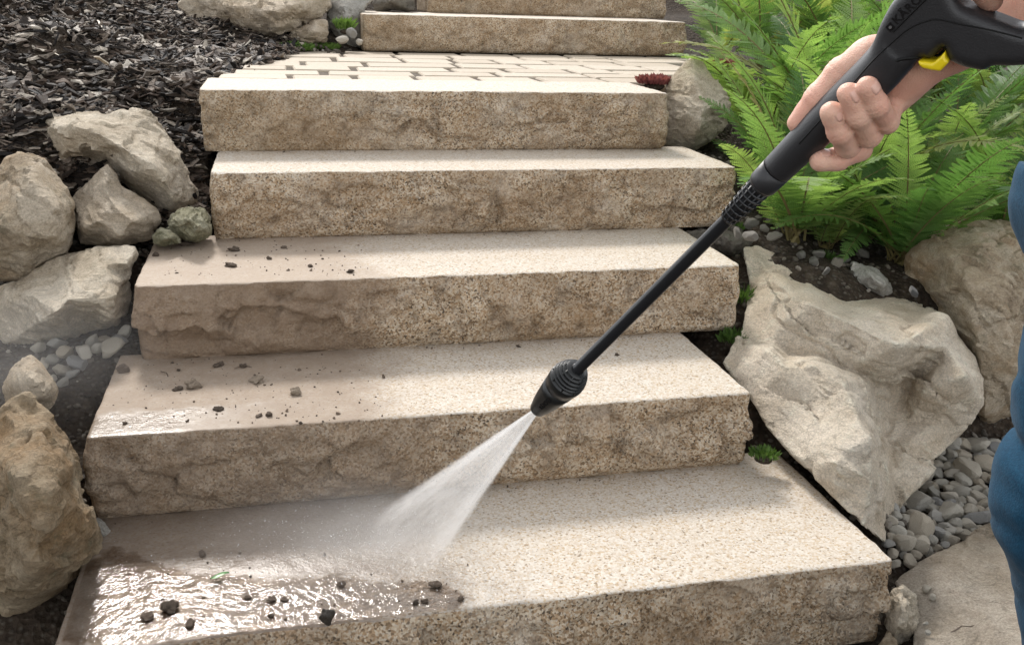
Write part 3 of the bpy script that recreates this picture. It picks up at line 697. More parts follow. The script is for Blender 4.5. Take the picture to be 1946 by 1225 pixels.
# ================================================================== BARK MULCH
def chip_base(seed):
    r_ = np.random.default_rng(seed); L, w_, t = 1.0, r_.uniform(.12, .48), r_.uniform(.025, .075)
    V = []
    for i, x in enumerate((-1, -.35, .35, 1)):
        k = (0.08+.5*r_.uniform()) if i in (0, 3) else r_.uniform(.8, 1.1)
        z0 = r_.normal()*.07; y0_ = r_.normal()*.06
        V += [(x*L/2*(r_.uniform(.85, 1)), y0_-w_/2*k, z0-t/2), (x*L/2*(r_.uniform(.85, 1)), y0_+w_/2*k, z0-t/2+r_.normal()*.03), (x*L/2, y0_+w_/2*k*.8, z0+t/2), (x*L/2, y0_-w_/2*k*.8, z0+t/2+r_.normal()*.03)]
    Fc = [(0,3,2,1), (12,13,14,15)]
    for s in range(3):
        a = s*4
        for k in range(4): Fc.append((a+k, a+(k+1) % 4, a+4+(k+1) % 4, a+4+k))
    return np.array(V), np.array(Fc)
BARK = [(0, (.006,.005,.005)), (.36, (.022,.016,.012)), (.56, (.068,.047,.034)), (.74, (.15,.112,.085)), (.90, (.26,.22,.18)), (1, (.50,.44,.36))]
bark_m = attr_mat('bark_chips', BARK, .72, .35, (150, .8, .004), .6)
chipb = [chip_base(300+k) for k in range(16)]
def bark_ok(x, y):
    lim = np.where(y < 1.0, .10, np.where(y < 2.5, edge_l(y)+.012, .42))
    lim = np.where(y < .95, .14-.1*(.95-y), lim)
    return (x < lim) & (y > 0.80-.2*np.clip(-x, 0, 1)) | ((y > .62) & (y < .98) & (x > .03) & (x < .155))
n = 36000
X = rr.uniform(-1.7, .5, n); Y = rr.uniform(.6, 3.6, n); X = np.r_[X, rr.uniform(-.45, .14, 4500)]; Y = np.r_[Y, rr.uniform(.78, 1.3, 4500)]; k_ = bark_ok(X, Y); X, Y = X[k_], Y[k_]; Z = ground_z(X, Y)
S = rr.lognormal(math.log(.026), .6, len(X)).clip(.007, .08)
scatter('bark_mulch', 'dark bark mulch covering the sloping bed left of the steps', 'mulch', np.stack([X, Y, Z+rr.uniform(0, .014, len(X))], 1), S, chipb, bark_m, 8, .45, .30)
# the chips that show largest are things of their own
bark_om = obj_rnd_mat('bark_chip_wood', [(0, (.03,.024,.02)), (.3, (.07,.054,.042)), (.55, (.16,.13,.105)), (.8, (.34,.29,.24)), (1, (.58,.52,.43))], .55, .5, 60, (120, .7, .004))
chip_me = [mesh_from('bark_chip', V*1.0, Fc, [bark_om], False) for V, Fc in chipb]
cnt = 0
while cnt < 280:
    x, y = rr.uniform(-.75, .35), rr.uniform(.95, 2.4)
    if not bark_ok(np.array([x]), np.array([y]))[0]: continue
    z = float(ground_z(x, y)[0])+.016; px, py, D = project((x, y, z))
    if not (20 < px < 560 and -10 < py < 330): continue
    o = link('bark_chip', chip_me[rr.integers(len(chip_me))], None, (x, y, z)); s_ = rr.uniform(.035, .075); o.scale = (s_, s_*rr.uniform(.5, 1.2), s_*.9)
    o.rotation_euler = (rr.normal()*.35, rr.normal()*.35+.1, rr.uniform(0, 6.28)); cnt += 1
    tag(o, 'larger bark chip lying loose on top of the dark mulch bed', 'bark chip', 'large chips on the bark mulch')
splint = plain('bleached_wood', (.55,.48,.38), .6, .3, (90, .5, .003), .3)
def splinter(px, py, px2, py2, wid, label, z=None, name='wood_splinter', mat=None, hz=.02):
    def hit(x, y):
        P = at_z(x, y, .6)
        if z is not None: return at_z(x, y, z)
        for _ in range(25):
            zz = float(ground_z(P[0], P[1])[0])+hz; Q = at_z(x, y, min(zz, .80)); P = P*.5+Q*.5
        return P
    A, B = hit(px, py), hit(px2, py2); d = B-A; L = np.linalg.norm(d); d = d/L
    s_ = np.cross(d, [0, 0, 1]); s_ /= np.linalg.norm(s_); u_ = np.cross(s_, d); V = []
    for t, k in ((0, .5), (.12, 1), (.5, .85), (.8, 1), (1, .25)):
        c = A+d*L*t+u_*(.003*math.sin(t*5))+s_*(.002*math.sin(t*9))
        for a, b in ((-1, -1), (1, -1), (1, 1), (-1, 1)): V.append(c+s_*wid*k*a/2+u_*wid*.35*k*b/2)
    Fc = [(0,3,2,1), (16,17,18,19)]
    for q in range(4):
        for k in range(4): Fc.append((q*4+k, q*4+(k+1) % 4, q*4+4+(k+1) % 4, q*4+4+k))
    return tag(world_mesh(name, V, Fc, [mat or splint], smooth=False), label, 'splinter' if name == 'wood_splinter' else 'twig', 'pale splinters on the bark bed' if name == 'wood_splinter' else None)
splinter(240,186,262,150,.010,'pale bleached splinter pointing up the bark bed above the wedge boulder')
splinter(172,176,212,192,.020,'broad pale wood chip lying just above the wedge shaped boulder')
splinter(178,32,198,56,.007,'thin pale splinter standing out in the upper bark bed')
splinter(55,75,112,103,.007,'long thin pale splinter at the left margin of the bark bed')
splinter(180,108,206,121,.010,'pale forked splinter in the middle of the bark bed')
splinter(280,110,320,124,.006,'slender pale splinter in the right half of the bark bed')
splinter(300,6,330,22,.030,'reddish tan bark flake beside the long tan boulder at the top')

# ================================================================== FERNS AND SMALL PLANTS
def leaf_mat(name, stops, trans=.45, rough=.5):
    m = Mat(name); oi = m.n('ObjectInfo'); co = m.coord()
    c = m.ramp(oi.outputs['Random'], stops)
    c = m.mix(.5, c, m.mix(1.0, c, m.ramp(m.noise(co, 14, 4, .6), [(.3, .55), (.7, 1.5)]), 'MULTIPLY'))
    m.bsdf(c, rough, None, .35)
    t = m.n('BsdfTranslucent'); m.l(m.mix(1.0, c, (1.45, 1.5, .9), 'MULTIPLY'), t.inputs[0])
    x = m.n('MixShader'); x.inputs[0].default_value = trans; m.l(m.p.outputs[0], x.inputs[1]); m.l(t.outputs[0], x.inputs[2]); m.l(x.outputs[0], m.out.inputs[0])
    return m.m
fern_leaf = leaf_mat('fern_green', [(0, (.07,.15,.04)), (.30, (.12,.225,.06)), (.6, (.185,.30,.085)), (.88, (.26,.36,.115)), (.96, (.29,.33,.11)), (1, (.26,.18,.09))])
stem_m = plain('fern_stem', (.16,.13,.05), .6, .3, None, .3)
def frond_mesh(seed, npin=30, nlobe=11, droop=0.6):
    """unit-length frond in the xz plane, growing from the origin; pinnae toothed down both sides"""
    r_ = np.random.default_rng(seed); V = []; Fc = []; mi = []
    N = 40; ts = np.linspace(0, 1, N+1); a0 = math.radians(r_.uniform(70, 84)); a1 = a0-droop*r_.uniform(.8, 1.3)
    ang = a0+(a1-a0)*ts**1.6; dx = np.cos(ang)/N; dz = np.sin(ang)/N
    sw = r_.normal()*.05
    C = np.stack([np.concatenate([[0], np.cumsum(dx[:-1])]), sw*ts**2, np.concatenate([[0], np.cumsum(dz[:-1])])], 1)
    T = np.gradient(C, axis=0); T /= np.linalg.norm(T, axis=1)[:, None]
    S = np.tile([0, 1.0, 0], (N+1, 1)); Nn = np.cross(T, S)           # leaf-blade normal
    for i in range(0, N+1, 2):
        w = .0065*(1-ts[i])+.0012
        for k in range(3):
            q = 2*math.pi*k/3; V.append(C[i]+S[i]*w*math.cos(q)+Nn[i]*w*math.sin(q))
    for i in range(N//2):
        for k in range(3): Fc.append((i*3+k, i*3+(k+1) % 3, i*3+3+(k+1) % 3, i*3+3+k)); mi.append(1)
    for p in range(npin):
        t = .10+.89*(p+.5)/npin
        ln = 0.145*(np.sin(math.pi*min(1, (t-.02)/.98)**.75)**.8)*(1-.25*t)+.006
        i = int(t*N); c = C[i]+(C[min(i+1, N)]-C[i])*(t*N-i); tg, sd, nn = T[i], S[i], Nn[i]
        for sgn in (-1, 1):
            L = ln*r_.uniform(.88, 1.08); rise = math.radians(r_.uniform(8, 24)+16*t); cup = r_.uniform(-.22, .12)
            d = sd*sgn*math.cos(rise)+tg*math.sin(rise)
            nl = max(3, int(round(nlobe*(ln/.155)+2)))
            e = np.cross(nn, d); tw = r_.uniform(-.35, .35); e = e*math.cos(tw)+nn*math.sin(tw)
            c0 = c+tg*r_.normal()*.002
            for q in range(nl):
                u0, u1 = q/nl, (q+1)/nl
                def pos(u): return c0+d*L*u+nn*(cup*L*u*u)+tg*(L*.10*u*u)
                A, B = pos(u0), pos(u1*.98+.02*u0)
                lw = .0145*(1-u0)**.6*(.5+.5*min(1, ln/.12))+.0010
                for s2 in (-1, 1):
                    b = len(V); fw = d*(L/nl)*.55
                    Bm = A+(B-A)*.72; V += [A, Bm, Bm+e*s2*lw*.72+fw*1.1, A+e*s2*lw+fw*.95]
                    Fc.append((b, b+1, b+2, b+3) if s2 > 0 else (b+3, b+2, b+1, b)); mi.append(0)
    return mesh_from('frond', np.array(V), np.array(Fc), [fern_leaf, stem_m], False, mi)
fronds = [frond_mesh(400+k, npin=int(32+k % 4*4), droop=.45+.12*k) for k in range(8)]
def fern(px, py, D, label, dirs, length, spread=.5, lean=(0, 0)):
    P = at_d(px, py, D); z = float(ground_z(P[0], P[1])[0])
    root = empty('fern', (P[0], P[1], z-.01), label, 'fern', 'ferns in the bed right of the steps')
    crown = mesh_from('crown', *[a for a in pebble_mesh(77, 2, .8, .3)], [stem_m], True)
    cr = link('crown', crown, root, (0, 0, .005)); cr.scale = (.022, .022, .022)
    for a in dirs:
        o = link('frond', fronds[rr.integers(len(fronds))], root, (rr.normal()*.012, rr.normal()*.012, .01))
        s_ = length*rr.uniform(.6, 1.15); o.scale = (s_, s_, s_)
        o.rotation_euler = (rr.normal()*.16, rr.uniform(-.05, spread), math.radians(a)+rr.normal()*.1)
    return root
def ring(n, a0=0): return [a0+360*i/n+random.uniform(-12, 12) for i in range(n)]
fern(1505, 475, 2.42, 'fern rooted just above the big pale boulder behind the spray lance', ring(19, 5), .52, .55)
fern(1712, 515, 2.42, 'fern rooted between the big pale boulder and the ochre boulder', ring(20, 20), .52, .6)
fern(1440, 262, 3.05, 'fern growing right behind the upright boulder', ring(12, 40), .55, .45)
fern(1560, 330, 2.95, 'tall fern behind the gripping hand', ring(21, 0), .68, .45)
fern(1790, 330, 2.85, 'fern below the yellow trigger in the middle of the bed', ring(20, 30), .58, .6)
fern(1372, 92, 4.1, 'bright fern at the right end of the upper steps', [-100, -75, -50, -30, -10, 15, 40, 65, 90, 110], .52, .5)
fern(1450, 110, 3.9, 'fern at the top edge above the upright boulder', ring(13, 0), .68, .4)
fern(1600, 120, 3.7, 'fern at the top edge between hand and gun body', ring(14, 10), .72, .4)
fern(1900, 430, 2.62, 'fern arching over the ochre boulder at the right margin', ring(12, 0), .50, .7)
fern(1640, 400, 2.7, 'fern below the fingers, its fronds crossing the dark centre of the bed', ring(20, 7), .55, .6)
fern(1880, 200, 3.4, 'fern in the back row right of the gun', ring(14, 7), .7, .5)
fern(1740, 180, 3.5, 'fern in the back row under the gun body', ring(13, 25), .66, .45)
fern(1480, 330, 2.75, 'fern whose fronds reach over the end of the clean step', [-60, -30, -5, 20, 45, 70, 95, 120], .40, .6)
fern(1565, 480, 2.5, 'low young fern on the soil behind the big pale boulder', ring(11, 12), .34, .8)
fern(1645, 470, 2.62, 'low fern in the dark middle of the bed', ring(12, 33), .36, .8)
fern(1452, 415, 2.62, 'small fern at the right end of the clean step', [-70, -40, -10, 20, 50, 80, 110], .30, .7)
fern(1780, 440, 2.55, 'low fern leaning on the ochre boulder', ring(11, 21), .38, .8)

tuft_m = leaf_mat('tuft_green', [(0, (.045,.095,.02)), (1, (.085,.15,.035))], .3)
sedum_m = leaf_mat('stonecrop_red', [(0, (.22,.07,.07)), (1, (.30,.13,.11))], .2)
moss_m = leaf_mat('stonecrop_green', [(0, (.09,.16,.035)), (1, (.15,.235,.055))], .3)
def tuft(name, P, label, mat, nleaf, R, Hh, lw, group=None, seed=0, cat='plant'):
    r_ = np.random.default_rng(seed+900); V = []; Fc = []
    for k in range(nleaf):
        a, q = r_.uniform(0, 6.28), R*math.sqrt(r_.uniform())
        b = np.array([math.cos(a)*q, math.sin(a)*q*.8, 0]); up = np.array([math.cos(a)*r_.uniform(0, .9), math.sin(a)*r_.uniform(0, .9), 1.0]); up /= np.linalg.norm(up)
        L = Hh*r_.uniform(.5, 1.1); s_ = np.cross(up, r_.normal(size=3)); s_ /= np.linalg.norm(s_)
        h0 = Hh*.5*(1-(q/R)**2)*r_.uniform(.2, 1); b = b+np.array([0, 0, h0*.6]); n = len(V)
        V += [b, b+up*L*.5+s_*lw, b+up*L+np.array([0, 0, -.15*L]), b+up*L*.5-s_*lw]; Fc.append((n, n+1, n+2, n+3))
    root = empty(name, P, label, cat, group)
    link('foliage', mesh_from('foliage', np.array(V), np.array(Fc), [mat], False), root)
    sv, sf = pebble_mesh(5+seed, 2, .5, .3); st = link('root_mound', mesh_from('root_mound', sv*R*.8, sf, [soil_m], True), root, (0, 0, -R*.15))
    return root
tuft('stonecrop', at_z(560, 96, .60), 'bright green stonecrop cushion at the back left corner of the landing', moss_m, 600, .07, .035, .006, seed=1)
tuft('stonecrop', at_z(615, 94, .60), 'smaller green stonecrop cushion beside the grey stones of the landing', moss_m, 500, .06, .03, .004, seed=2)
tuft('stonecrop', at_d(655, 58, 3.80), 'little green sprig growing up the grey blocky stone', moss_m, 120, .03, .06, .005, seed=3)
tuft('stonecrop', at_z(1243, 160, .60), 'reddish stonecrop patch at the right end of the landing', sedum_m, 420, .045, .03, .006, seed=4)
tuft('stonecrop', at_d(1370, 128, 3.1), 'small reddish stonecrop behind the upright boulder', sedum_m, 300, .05, .03, .004, seed=14)
tuft('weed', at_d(1410, 575, 2.17), 'narrow green weed in the crack beside the third step', tuft_m, 120, .02, .045, .003, seed=5)
tuft('weed', at_d(1395, 650, 2.07), 'green weed where the second step meets the big pale boulder', tuft_m, 150, .032, .032, .0035, seed=6)
tuft('weed', at_d(1452, 868, 1.78), 'dark green weed at the back right corner of the lowest step', tuft_m, 130, .026, .020, .003, seed=7)
tuft('weed', at_d(1565, 498, 2.35), 'tiny green weed on the soil above the big pale boulder', tuft_m, 140, .03, .03, .003, seed=8)
tuft('weed', at_d(1390, 440, 2.4), 'small weed on the soil right of the clean step', tuft_m, 140, .03, .03, .003, seed=9)

# ================================================================== MUD, CLODS AND WATER ON THE TREADS
clod_m = obj_rnd_mat('dried_mud', [(0, (.08,.06,.045)), (.5, (.14,.105,.078)), (1, (.19,.145,.11))], .85, .25, 120, (180, .9, .004))
stone_m = obj_rnd_mat('dirty_stone', [(0, (.22,.175,.13)), (1, (.30,.24,.18))], .8, .3)
def clod_mesh(seed, mat, sub=3):
    V, Fc = pebble_mesh(seed, sub, .65, .6); V, Fc = pebble_mesh(seed, 4, .8, .7); d = fbm(V, 1.9, 5, seed, .6); V = V*(1+.75*d)[:, None]
    return mesh_from('mud_clod', V, Fc, [mat], True)
clods = [clod_mesh(500+k, clod_m) for k in range(5)]; cstones = [clod_mesh(520+k, stone_m) for k in range(2)]
def clod(px, py, s_, z, label, mesh=None, lift=.4, flat=1.0, grp='clods of dirt on the treads'):
    o = pebble(px, py, s_, z, label, grp, lift*max(flat, .35)+.1, mesh or clods[rr.integers(5)], 'mud_clod'); o.scale.z *= max(flat, .55); o.scale *= .85; o.rotation_euler.x *= min(1, flat)*.6; o.rotation_euler.y *= min(1, flat)*.6; o['category'] = 'clod'; return o
for px, py, s_, lb, fl in ((355,467,30,'flat dark clod at the back left of the third tread',.5),(438,506,20,'flattened crumb heap in the middle of the dusty third tread',.35),(446,476,22,'thin smear of mud near the foot of the clean step',.2),
        (512,493,9,'small round clod on the third tread near its middle',.9),(590,507,13,'dark little clod towards the front edge of the third tread',.6),(666,518,16,'rightmost clod on the front edge of the third tread',.6),(297,486,13,'crumbly clod at the far left of the third tread',.7),(540,471,14,'small smear of dirt behind the middle of the third tread',.25)):
    clod(px, py, s_, .3005, lb, flat=fl)
for px, py, s_, lb, fl, ms in ((234,706,24,'dark round clod at the back left of the second tread',.9,0),(366,735,28,'pale angular stone lying on the silty second tread',.8,1),(562,748,22,'brown stone near the front of the second tread',.95,1),(489,724,30,'low mound of silt on the second tread',.4,1),
        (415,778,17,'flat crumb of mud on the second tread below the pale stone',.45,0),(492,791,15,'left of two flat mud scraps at the front of the second tread',.4,0),(512,788,17,'right of two flat mud scraps at the front of the second tread',.4,0),(338,740,18,'thin dark scrap of mud left of the pale stone',.25,0),(463,697,14,'small clod behind the low silt mound',.6,0),(415,695,20,'flat clod near the foot of the third step',.35,0),(340,704,10,'tiny clod on the second tread behind the pale stone',.6,0),
        (985,659,11,'tiny black clod at the foot of the third step',.6,0),(1172,675,8,'single brown crumb on the clean half of the second tread',.8,0),(238,805,12,'dark crumb in the wet patch of the second tread',.5,0),(356,800,8,'small crumb at the front of the wet patch',.6,0)):
    clod(px, py, s_, .1505, lb, cstones[rr.integers(2)] if ms else None, flat=fl)
for px, py, s_, lb, fl in ((827,1113,24,'jagged dark clod at the edge of the wet area on the lowest step',.8),(648,1112,18,'dark clod rising from the muddy water',.8),(875,1138,15,'brown clod at the right end of the muddy water',.6),(790,1146,13,'left of two small dark crumbs in the muddy water',.8),(806,1143,12,'right of two small dark crumbs in the muddy water',.8),
        (320,1157,34,'half sunken mud mound in the glinting water',.5),(282,1172,24,'low mud lump left of the half sunken mound',.4),(385,1053,18,'dark wet blob behind the muddy water',.3),(541,1140,14,'left mud lump of a row in the water',.6),(516,1139,16,'second mud lump of a row in the water',.6),(471,1136,14,'leftmost mud lump of a row in the water',.6),(515,1171,12,'small mud lump near the front edge of the lowest step',.6),(361,1186,26,'flat mud lump close to the front edge in the water',.35)):
    clod(px, py, s_, .002, lb, flat=fl)
# the square black lump at the front edge
V, Fc = pebble_mesh(533, 4, 1.0, 1.0); V = V*(1+.35*fbm(V, 2.2, 4, 8))[:, None]*np.array([.011, .011, .015]); P = at_z(620, 1183, .002)
tag(link('mud_clod', mesh_from('mud_clod', V, Fc, [plain('black_peat', (.035,.029,.022), .6, .4, (200, .9, .004), .4)], True), None, (P[0], P[1], .0125)), 'square black lump of peat standing at the front edge of the lowest step', 'clod', 'clods of dirt on the treads')
# crumbs nobody could count
pts = []; sizes = []
for z, box, n in ((.3005, (300, 700, 465, 525), 130), (.1505, (200, 740, 690, 805), 200), (.0015, (220, 900, 1050, 1180), 60)):
    for _ in range(n):
        P = at_z(rr.uniform(box[0], box[1]), rr.uniform(box[2], box[3]), z); pts.append(P); sizes.append(rr.lognormal(math.log(.0016), .5))
for (xl, xr, yf, zt, zb, dp), k_ in zip(STEPS[1:5], (.004, .004, .003, .003)):
    for _ in range(90):
        pts.append((rr.uniform(xl+.03, xr-.03), yf-.003-abs(rr.normal())*.012, zb+.0008)); sizes.append(rr.lognormal(math.log(.0011), .5))
scatter('dirt_crumbs', 'fine crumbs of dirt sprinkled over the three lower treads', 'dirt', pts, sizes, small, attr_mat('crumbs', [(0, (.05,.04,.03)), (1, (.16,.12,.09))], .9, .2), 6)
twig_m = plain('dark_twig', (.07,.05,.035), .7, .3)
splinter(445,700,490,694,.0022,'thin dark twig behind the silt mound on the second tread', .152, 'twig', twig_m)
splinter(305,705,325,716,.0018,'short dark twig left of centre on the second tread', .152, 'twig', twig_m)
splinter(1807,1200,1852,1183,.0025,'thin dark twig lying on the flat slab', -.088, 'twig', twig_m)

# muddy water sheet on the lowest tread
pud = [(150,1085),(190,1040),(235,1035),(300,1060),(380,1080),(470,1083),(560,1090),(640,1078),(720,1100),(800,1090),(850,1105),(905,1130),(930,1143),(880,1158),(760,1172),(640,1187),(520,1201),(400,1215),(300,1228),(200,1240),(110,1240),(130,1140)]
poly = np.array([at_z(x, y, 0)[:2] for x, y in pud])
q = np.linspace(0, len(poly), 400, endpoint=False); ia = q.astype(int); ft = (q-ia)[:, None]
poly = poly[ia]*(1-ft)+poly[(ia+1) % len(poly)]*ft
poly = poly + .007*np.stack([fbm(np.c_[poly*30, poly[:, :1]*0], 1, 4, 1), fbm(np.c_[poly*30, poly[:, :1]*0], 1, 4, 2)], 1)
poly[:, 1] = np.maximum(poly[:, 1], -.3385); poly[:, 0] = np.maximum(poly[:, 0], .012)
def inside(P, poly):
    c = np.zeros(len(P), bool); x, y = P[:, 0], P[:, 1]; a = poly; b = np.roll(poly, -1, 0)
    for (x1, y1_), (x2, y2) in zip(a, b):
        c ^= ((y1_ > y) != (y2 > y)) & (x < (x2-x1)*(y-y1_)/(y2-y1_+1e-12)+x1)
    return c
hp = .0032; ux = np.arange(poly[:, 0].min(), poly[:, 0].max(), hp); uy = np.arange(poly[:, 1].min(), poly[:, 1].max(), hp)
A = np.stack(np.meshgrid(ux, uy, indexing='ij'), -1); ins = inside(A.reshape(-1, 2), poly).reshape(A.shape[:2])
P3 = np.c_[A.reshape(-1, 2), np.zeros(A.shape[0]*A.shape[1])]
hgt = .0022+.0011*fbm(P3*np.array([1, .8, 1]), 60, 3, 4)+.0016*np.clip(fbm(P3, 26, 3, 6)-.15, 0, 1)
I = np.arange(len(P3)).reshape(A.shape[:2]); cm = ins[:-1, :-1] & ins[1:, :-1] & ins[1:, 1:] & ins[:-1, 1:]
Fq = np.stack([I[:-1, :-1], I[1:, :-1], I[1:, 1:], I[:-1, 1:]], -1)[cm]
er = ins.copy(); dist = ins.astype(float)
for _ in range(14):
    e2_ = er.copy(); e2_[1:] &= er[:-1]; e2_[:-1] &= er[1:]; e2_[:, 1:] &= er[:, :-1]; e2_[:, :-1] &= er[:, 1:]; er = e2_; dist += er
hgt = .0002+hgt*np.clip((dist.ravel()-1)/12, 0, 1)**.8
uq, inv = np.unique(Fq, return_inverse=True); P3[:, 2] = hgt
mw = Mat('muddy_water'); _c = mw.coord()
mud_n = mw.bump(mw.noise(_c, 95, 3, .55), .55, .0038)
mud_water = mw.bsdf(mw.ramp(mw.noise(_c, 14, 5, .6), [(.3, (.21,.167,.132)), (.7, (.31,.255,.205))]), .06, mud_n, .6)
tr = mw.n('BsdfTransparent'); tr.inputs[0].default_value = (.88, .82, .76, 1); gl = mw.n('BsdfGlossy'); gl.inputs['Roughness'].default_value = .05; mw.l(mud_n, gl.inputs['Normal'])
fr = mw.n('Fresnel'); fr.inputs[0].default_value = 1.33; mw.l(mud_n, fr.inputs['Normal'])
film = mw.n('MixShader'); mw.l(fr.outputs[0], film.inputs[0]); mw.l(tr.outputs[0], film.inputs[1]); mw.l(gl.outputs[0], film.inputs[2])
silt_f = mw.ramp(mw.noise(_c, 9, 6, .65), [(.42, 0.0), (.66, .6)])
mx = mw.n('MixShader'); mw.l(silt_f, mx.inputs[0]); mw.l(film.outputs[0], mx.inputs[1]); mw.l(mw.p.outputs[0], mx.inputs[2]); 
at_ = mw.n('Attribute', attribute_name='edge'); t2 = mw.n('BsdfTransparent')
ef = mw.smooth(mw.math('ADD', at_.outputs['Fac'], mw.math('MULTIPLY', mw.math('SUBTRACT', mw.noise(_c, 40, 5, .65), .5), 1.4)), .15, .55)
m3 = mw.n('MixShader'); mw.l(ef, m3.inputs[0]); mw.l(t2.outputs[0], m3.inputs[1]); mw.l(mx.outputs[0], m3.inputs[2]); mw.l(m3.outputs[0], mw.out.inputs[0])
puddle = world_mesh('puddle', P3[uq], inv.reshape(-1, 4), [mud_water])
ea = puddle.data.attributes.new('edge', 'FLOAT', 'POINT'); ea.data.foreach_set('value', np.clip((dist.ravel()[uq]-1)/13, 0, 1).astype(np.float32))
tag(puddle, kind='structure')
# green leaf in the water
V = []; Fc = []; c0 = at_z(417, 1094, .006)
for k, (lx, w_) in enumerate(((-1, .05), (-.6, .5), (-.1, .75), (.4, .55), (.8, .3), (1.1, .04))):
    for s_ in (-1, 0, 1): V.append(c0+np.array([lx*.013, s_*w_*.008+.004*math.sin(lx*2), .002*abs(s_)+.001*lx]))
for k in range(5):
    for s_ in range(2): Fc.append((k*3+s_, k*3+3+s_, k*3+4+s_, k*3+1+s_))
tag(world_mesh('leaf', V, Fc, [plain('wet_leaf', (.08,.22,.05), .3, .5, None, .3)]), 'small green leaf floating at the back of the muddy water', 'leaf')

# ================================================================== PRESSURE WASHER
TIP_PX = (1020., 779.); INV0, INVK = .8696, .000743
def ax_t(px, py): return ((px-TIP_PX[0])-(py-TIP_PX[1]))/2
def ax_D(px, py): return 1/(INV0+INVK*ax_t(px, py))
TIP = at_d(1020, 779, 1/INV0); _g = at_d(1640, 159, ax_D(1640, 159))
AX = (_g-TIP)/np.linalg.norm(_g-TIP)                       # runs from the nozzle up to the gun
_tc = CAM-_g; NR = _tc-(_tc@AX)*AX; NR /= np.linalg.norm(NR)  # towards the viewer's side of the gun
BX = np.cross(NR, AX)                                      # across the gun
if BX @ UP < 0: BX = -BX
def to_uv(px, py):
    d = ray(px, py); s_ = ((TIP-CAM)@NR)/(d@NR); P = CAM+d*s_-TIP
    return np.array([P@AX, P@BX])
def gun_w(Q): Q = np.asarray(Q, float); return TIP+Q[:, :1]*AX+Q[:, 1:2]*BX+Q[:, 2:3]*NR
def U(px, py): return float(to_uv(px, py)[0])
GUN_BASE = TIP
washer = empty('pressure_washer', TIP, 'black pressure washer gun with lance and yellow trigger, held over the steps', 'spray gun')
blk = plain('black_plastic', (.022,.022,.024), .42, .5, (700, .25, .001), .15)
blk_gloss = plain('black_lance', (.012,.013,.015), .28, .5)
blk_nozzle = plain('nozzle_plastic', (.011,.012,.012), .35, .5, (600, .2, .001))
rubber = plain('seam_black', (.004,.004,.004), .6, .3)
yellow = plain('yellow_plastic', (.78,.60,.012), .35, .5, None, .06)
def gpart(name, Q, Fc, mat, parent=None, smooth=True):
    P = gun_w(Q); o0 = P.mean(0)
    me = mesh_from(name, P-o0, Fc, [mat], smooth); par = parent or washer
    base = TIP if parent is None else TIP+np.array(parent.location)
    return link(name, me, par, o0-base)
def lathe(prof, seg=40):
    """prof: (u, r); revolved round the lance axis"""
    Q = []; Fc = []
    for u_, r_ in prof:
        for k in range(seg):
            a = 2*math.pi*k/seg; Q.append((u_, r_*math.cos(a), r_*math.sin(a)))
    for i in range(len(prof)-1):
        for k in range(seg): Fc.append((i*seg+k, i*seg+seg+k, i*seg+seg+(k+1) % seg, i*seg+(k+1) % seg))
    return np.array(Q), np.array(Fc)
def add_mesh(parts):
    Q = []; Fc = []; n = 0
    for q, f in parts: Q.append(q); Fc.append(np.asarray(f)+n); n += len(q)
    return np.concatenate(Q), np.concatenate(Fc)
def gbox(u0, u1, ang, r0a, r1a, r0b, r1b, wd):
    """rib standing on a cone, from u0 to u1 at angle ang"""
    Q = []
    c, s_ = math.cos(ang), math.sin(ang)
    for u_, ra, rb in ((u0, r0a, r1a), (u1, r0b, r1b)):
        for r_ in (ra, rb):
            for k in (-1, 1): Q.append((u_, r_*c-k*wd*s_, r_*s_+k*wd*c))
    Q = np.array(Q); return Q, [(0,1,3,2),(4,6,7,5),(0,4,5,1),(2,3,7,6),(1,5,7,3),(0,2,6,4)]
uT, uN = 0.0, U(1097, 702)
LN = uN
prof = [(a_, b_*1.17) for a_, b_ in [(.000, .0015), (.0, .0070), (.002, .0084), (.06*LN, .0092), (.15*LN, .0110), (.17*LN, .0115), (.30*LN, .0134), (.45*LN, .0152), (.58*LN, .0168), (.585*LN, .0158), (.595*LN, .0158), (.60*LN, .0167), (.70*LN, .0181), (.76*LN, .0186), (.775*LN, .0182), (.78*LN, .0150), (.90*LN, .0125), (.98*LN, .0100), (1.0*LN, .0085), (1.0*LN, .005)]]
noz = gpart('nozzle', *lathe(prof), blk_nozzle)
for f_, r_ in ((.82, .0182), (.865, .0172), (.91, .0158), (.955, .0138), (.995, .0116)):
    gpart('cooling_ring', *lathe([(f_*LN-.0011, r_-.006), (f_*LN-.0011, r_*1.17-.0004), (f_*LN, r_*1.17), (f_*LN+.0011, r_*1.17-.0004), (f_*LN+.0011, r_-.006)]), blk_nozzle, noz)
gpart('cage_rib', *add_mesh([gbox(.77*LN, 1.0*LN, a, .010, .0214, .006, .0138, .0008) for a in np.arange(8)*math.pi/4+.25]), blk_nozzle, noz)
for a in (.95, 2.7):   # raised shoulder lines running down the nozzle
    gpart('side_rib', *add_mesh([gbox(.17*LN, .40*LN, a, .0095, .0119, .013, .0165, .0006), gbox(.40*LN, .58*LN, a, .013, .0165, .014, .0197, .0006)]), blk_nozzle, noz)
u1, u2, u3 = U(1386, 416), U(1449, 355), U(1453, 354)
gpart('lance', *lathe([(LN*.97, .0074), (LN*1.05, .0074), (LN*1.05+.001, .0069), (u1, .0066), (u1+.01, .0066)], 32), blk_gloss)
con = gpart('lance_coupling', *lathe([(u1-.001, .005), (u1-.001, .0074), (u1+.003, .0078), (u1+.2*(u2-u1), .0082), (u2-.004, .0094), (u2, .0094), (u2, .004)]), blk_gloss)
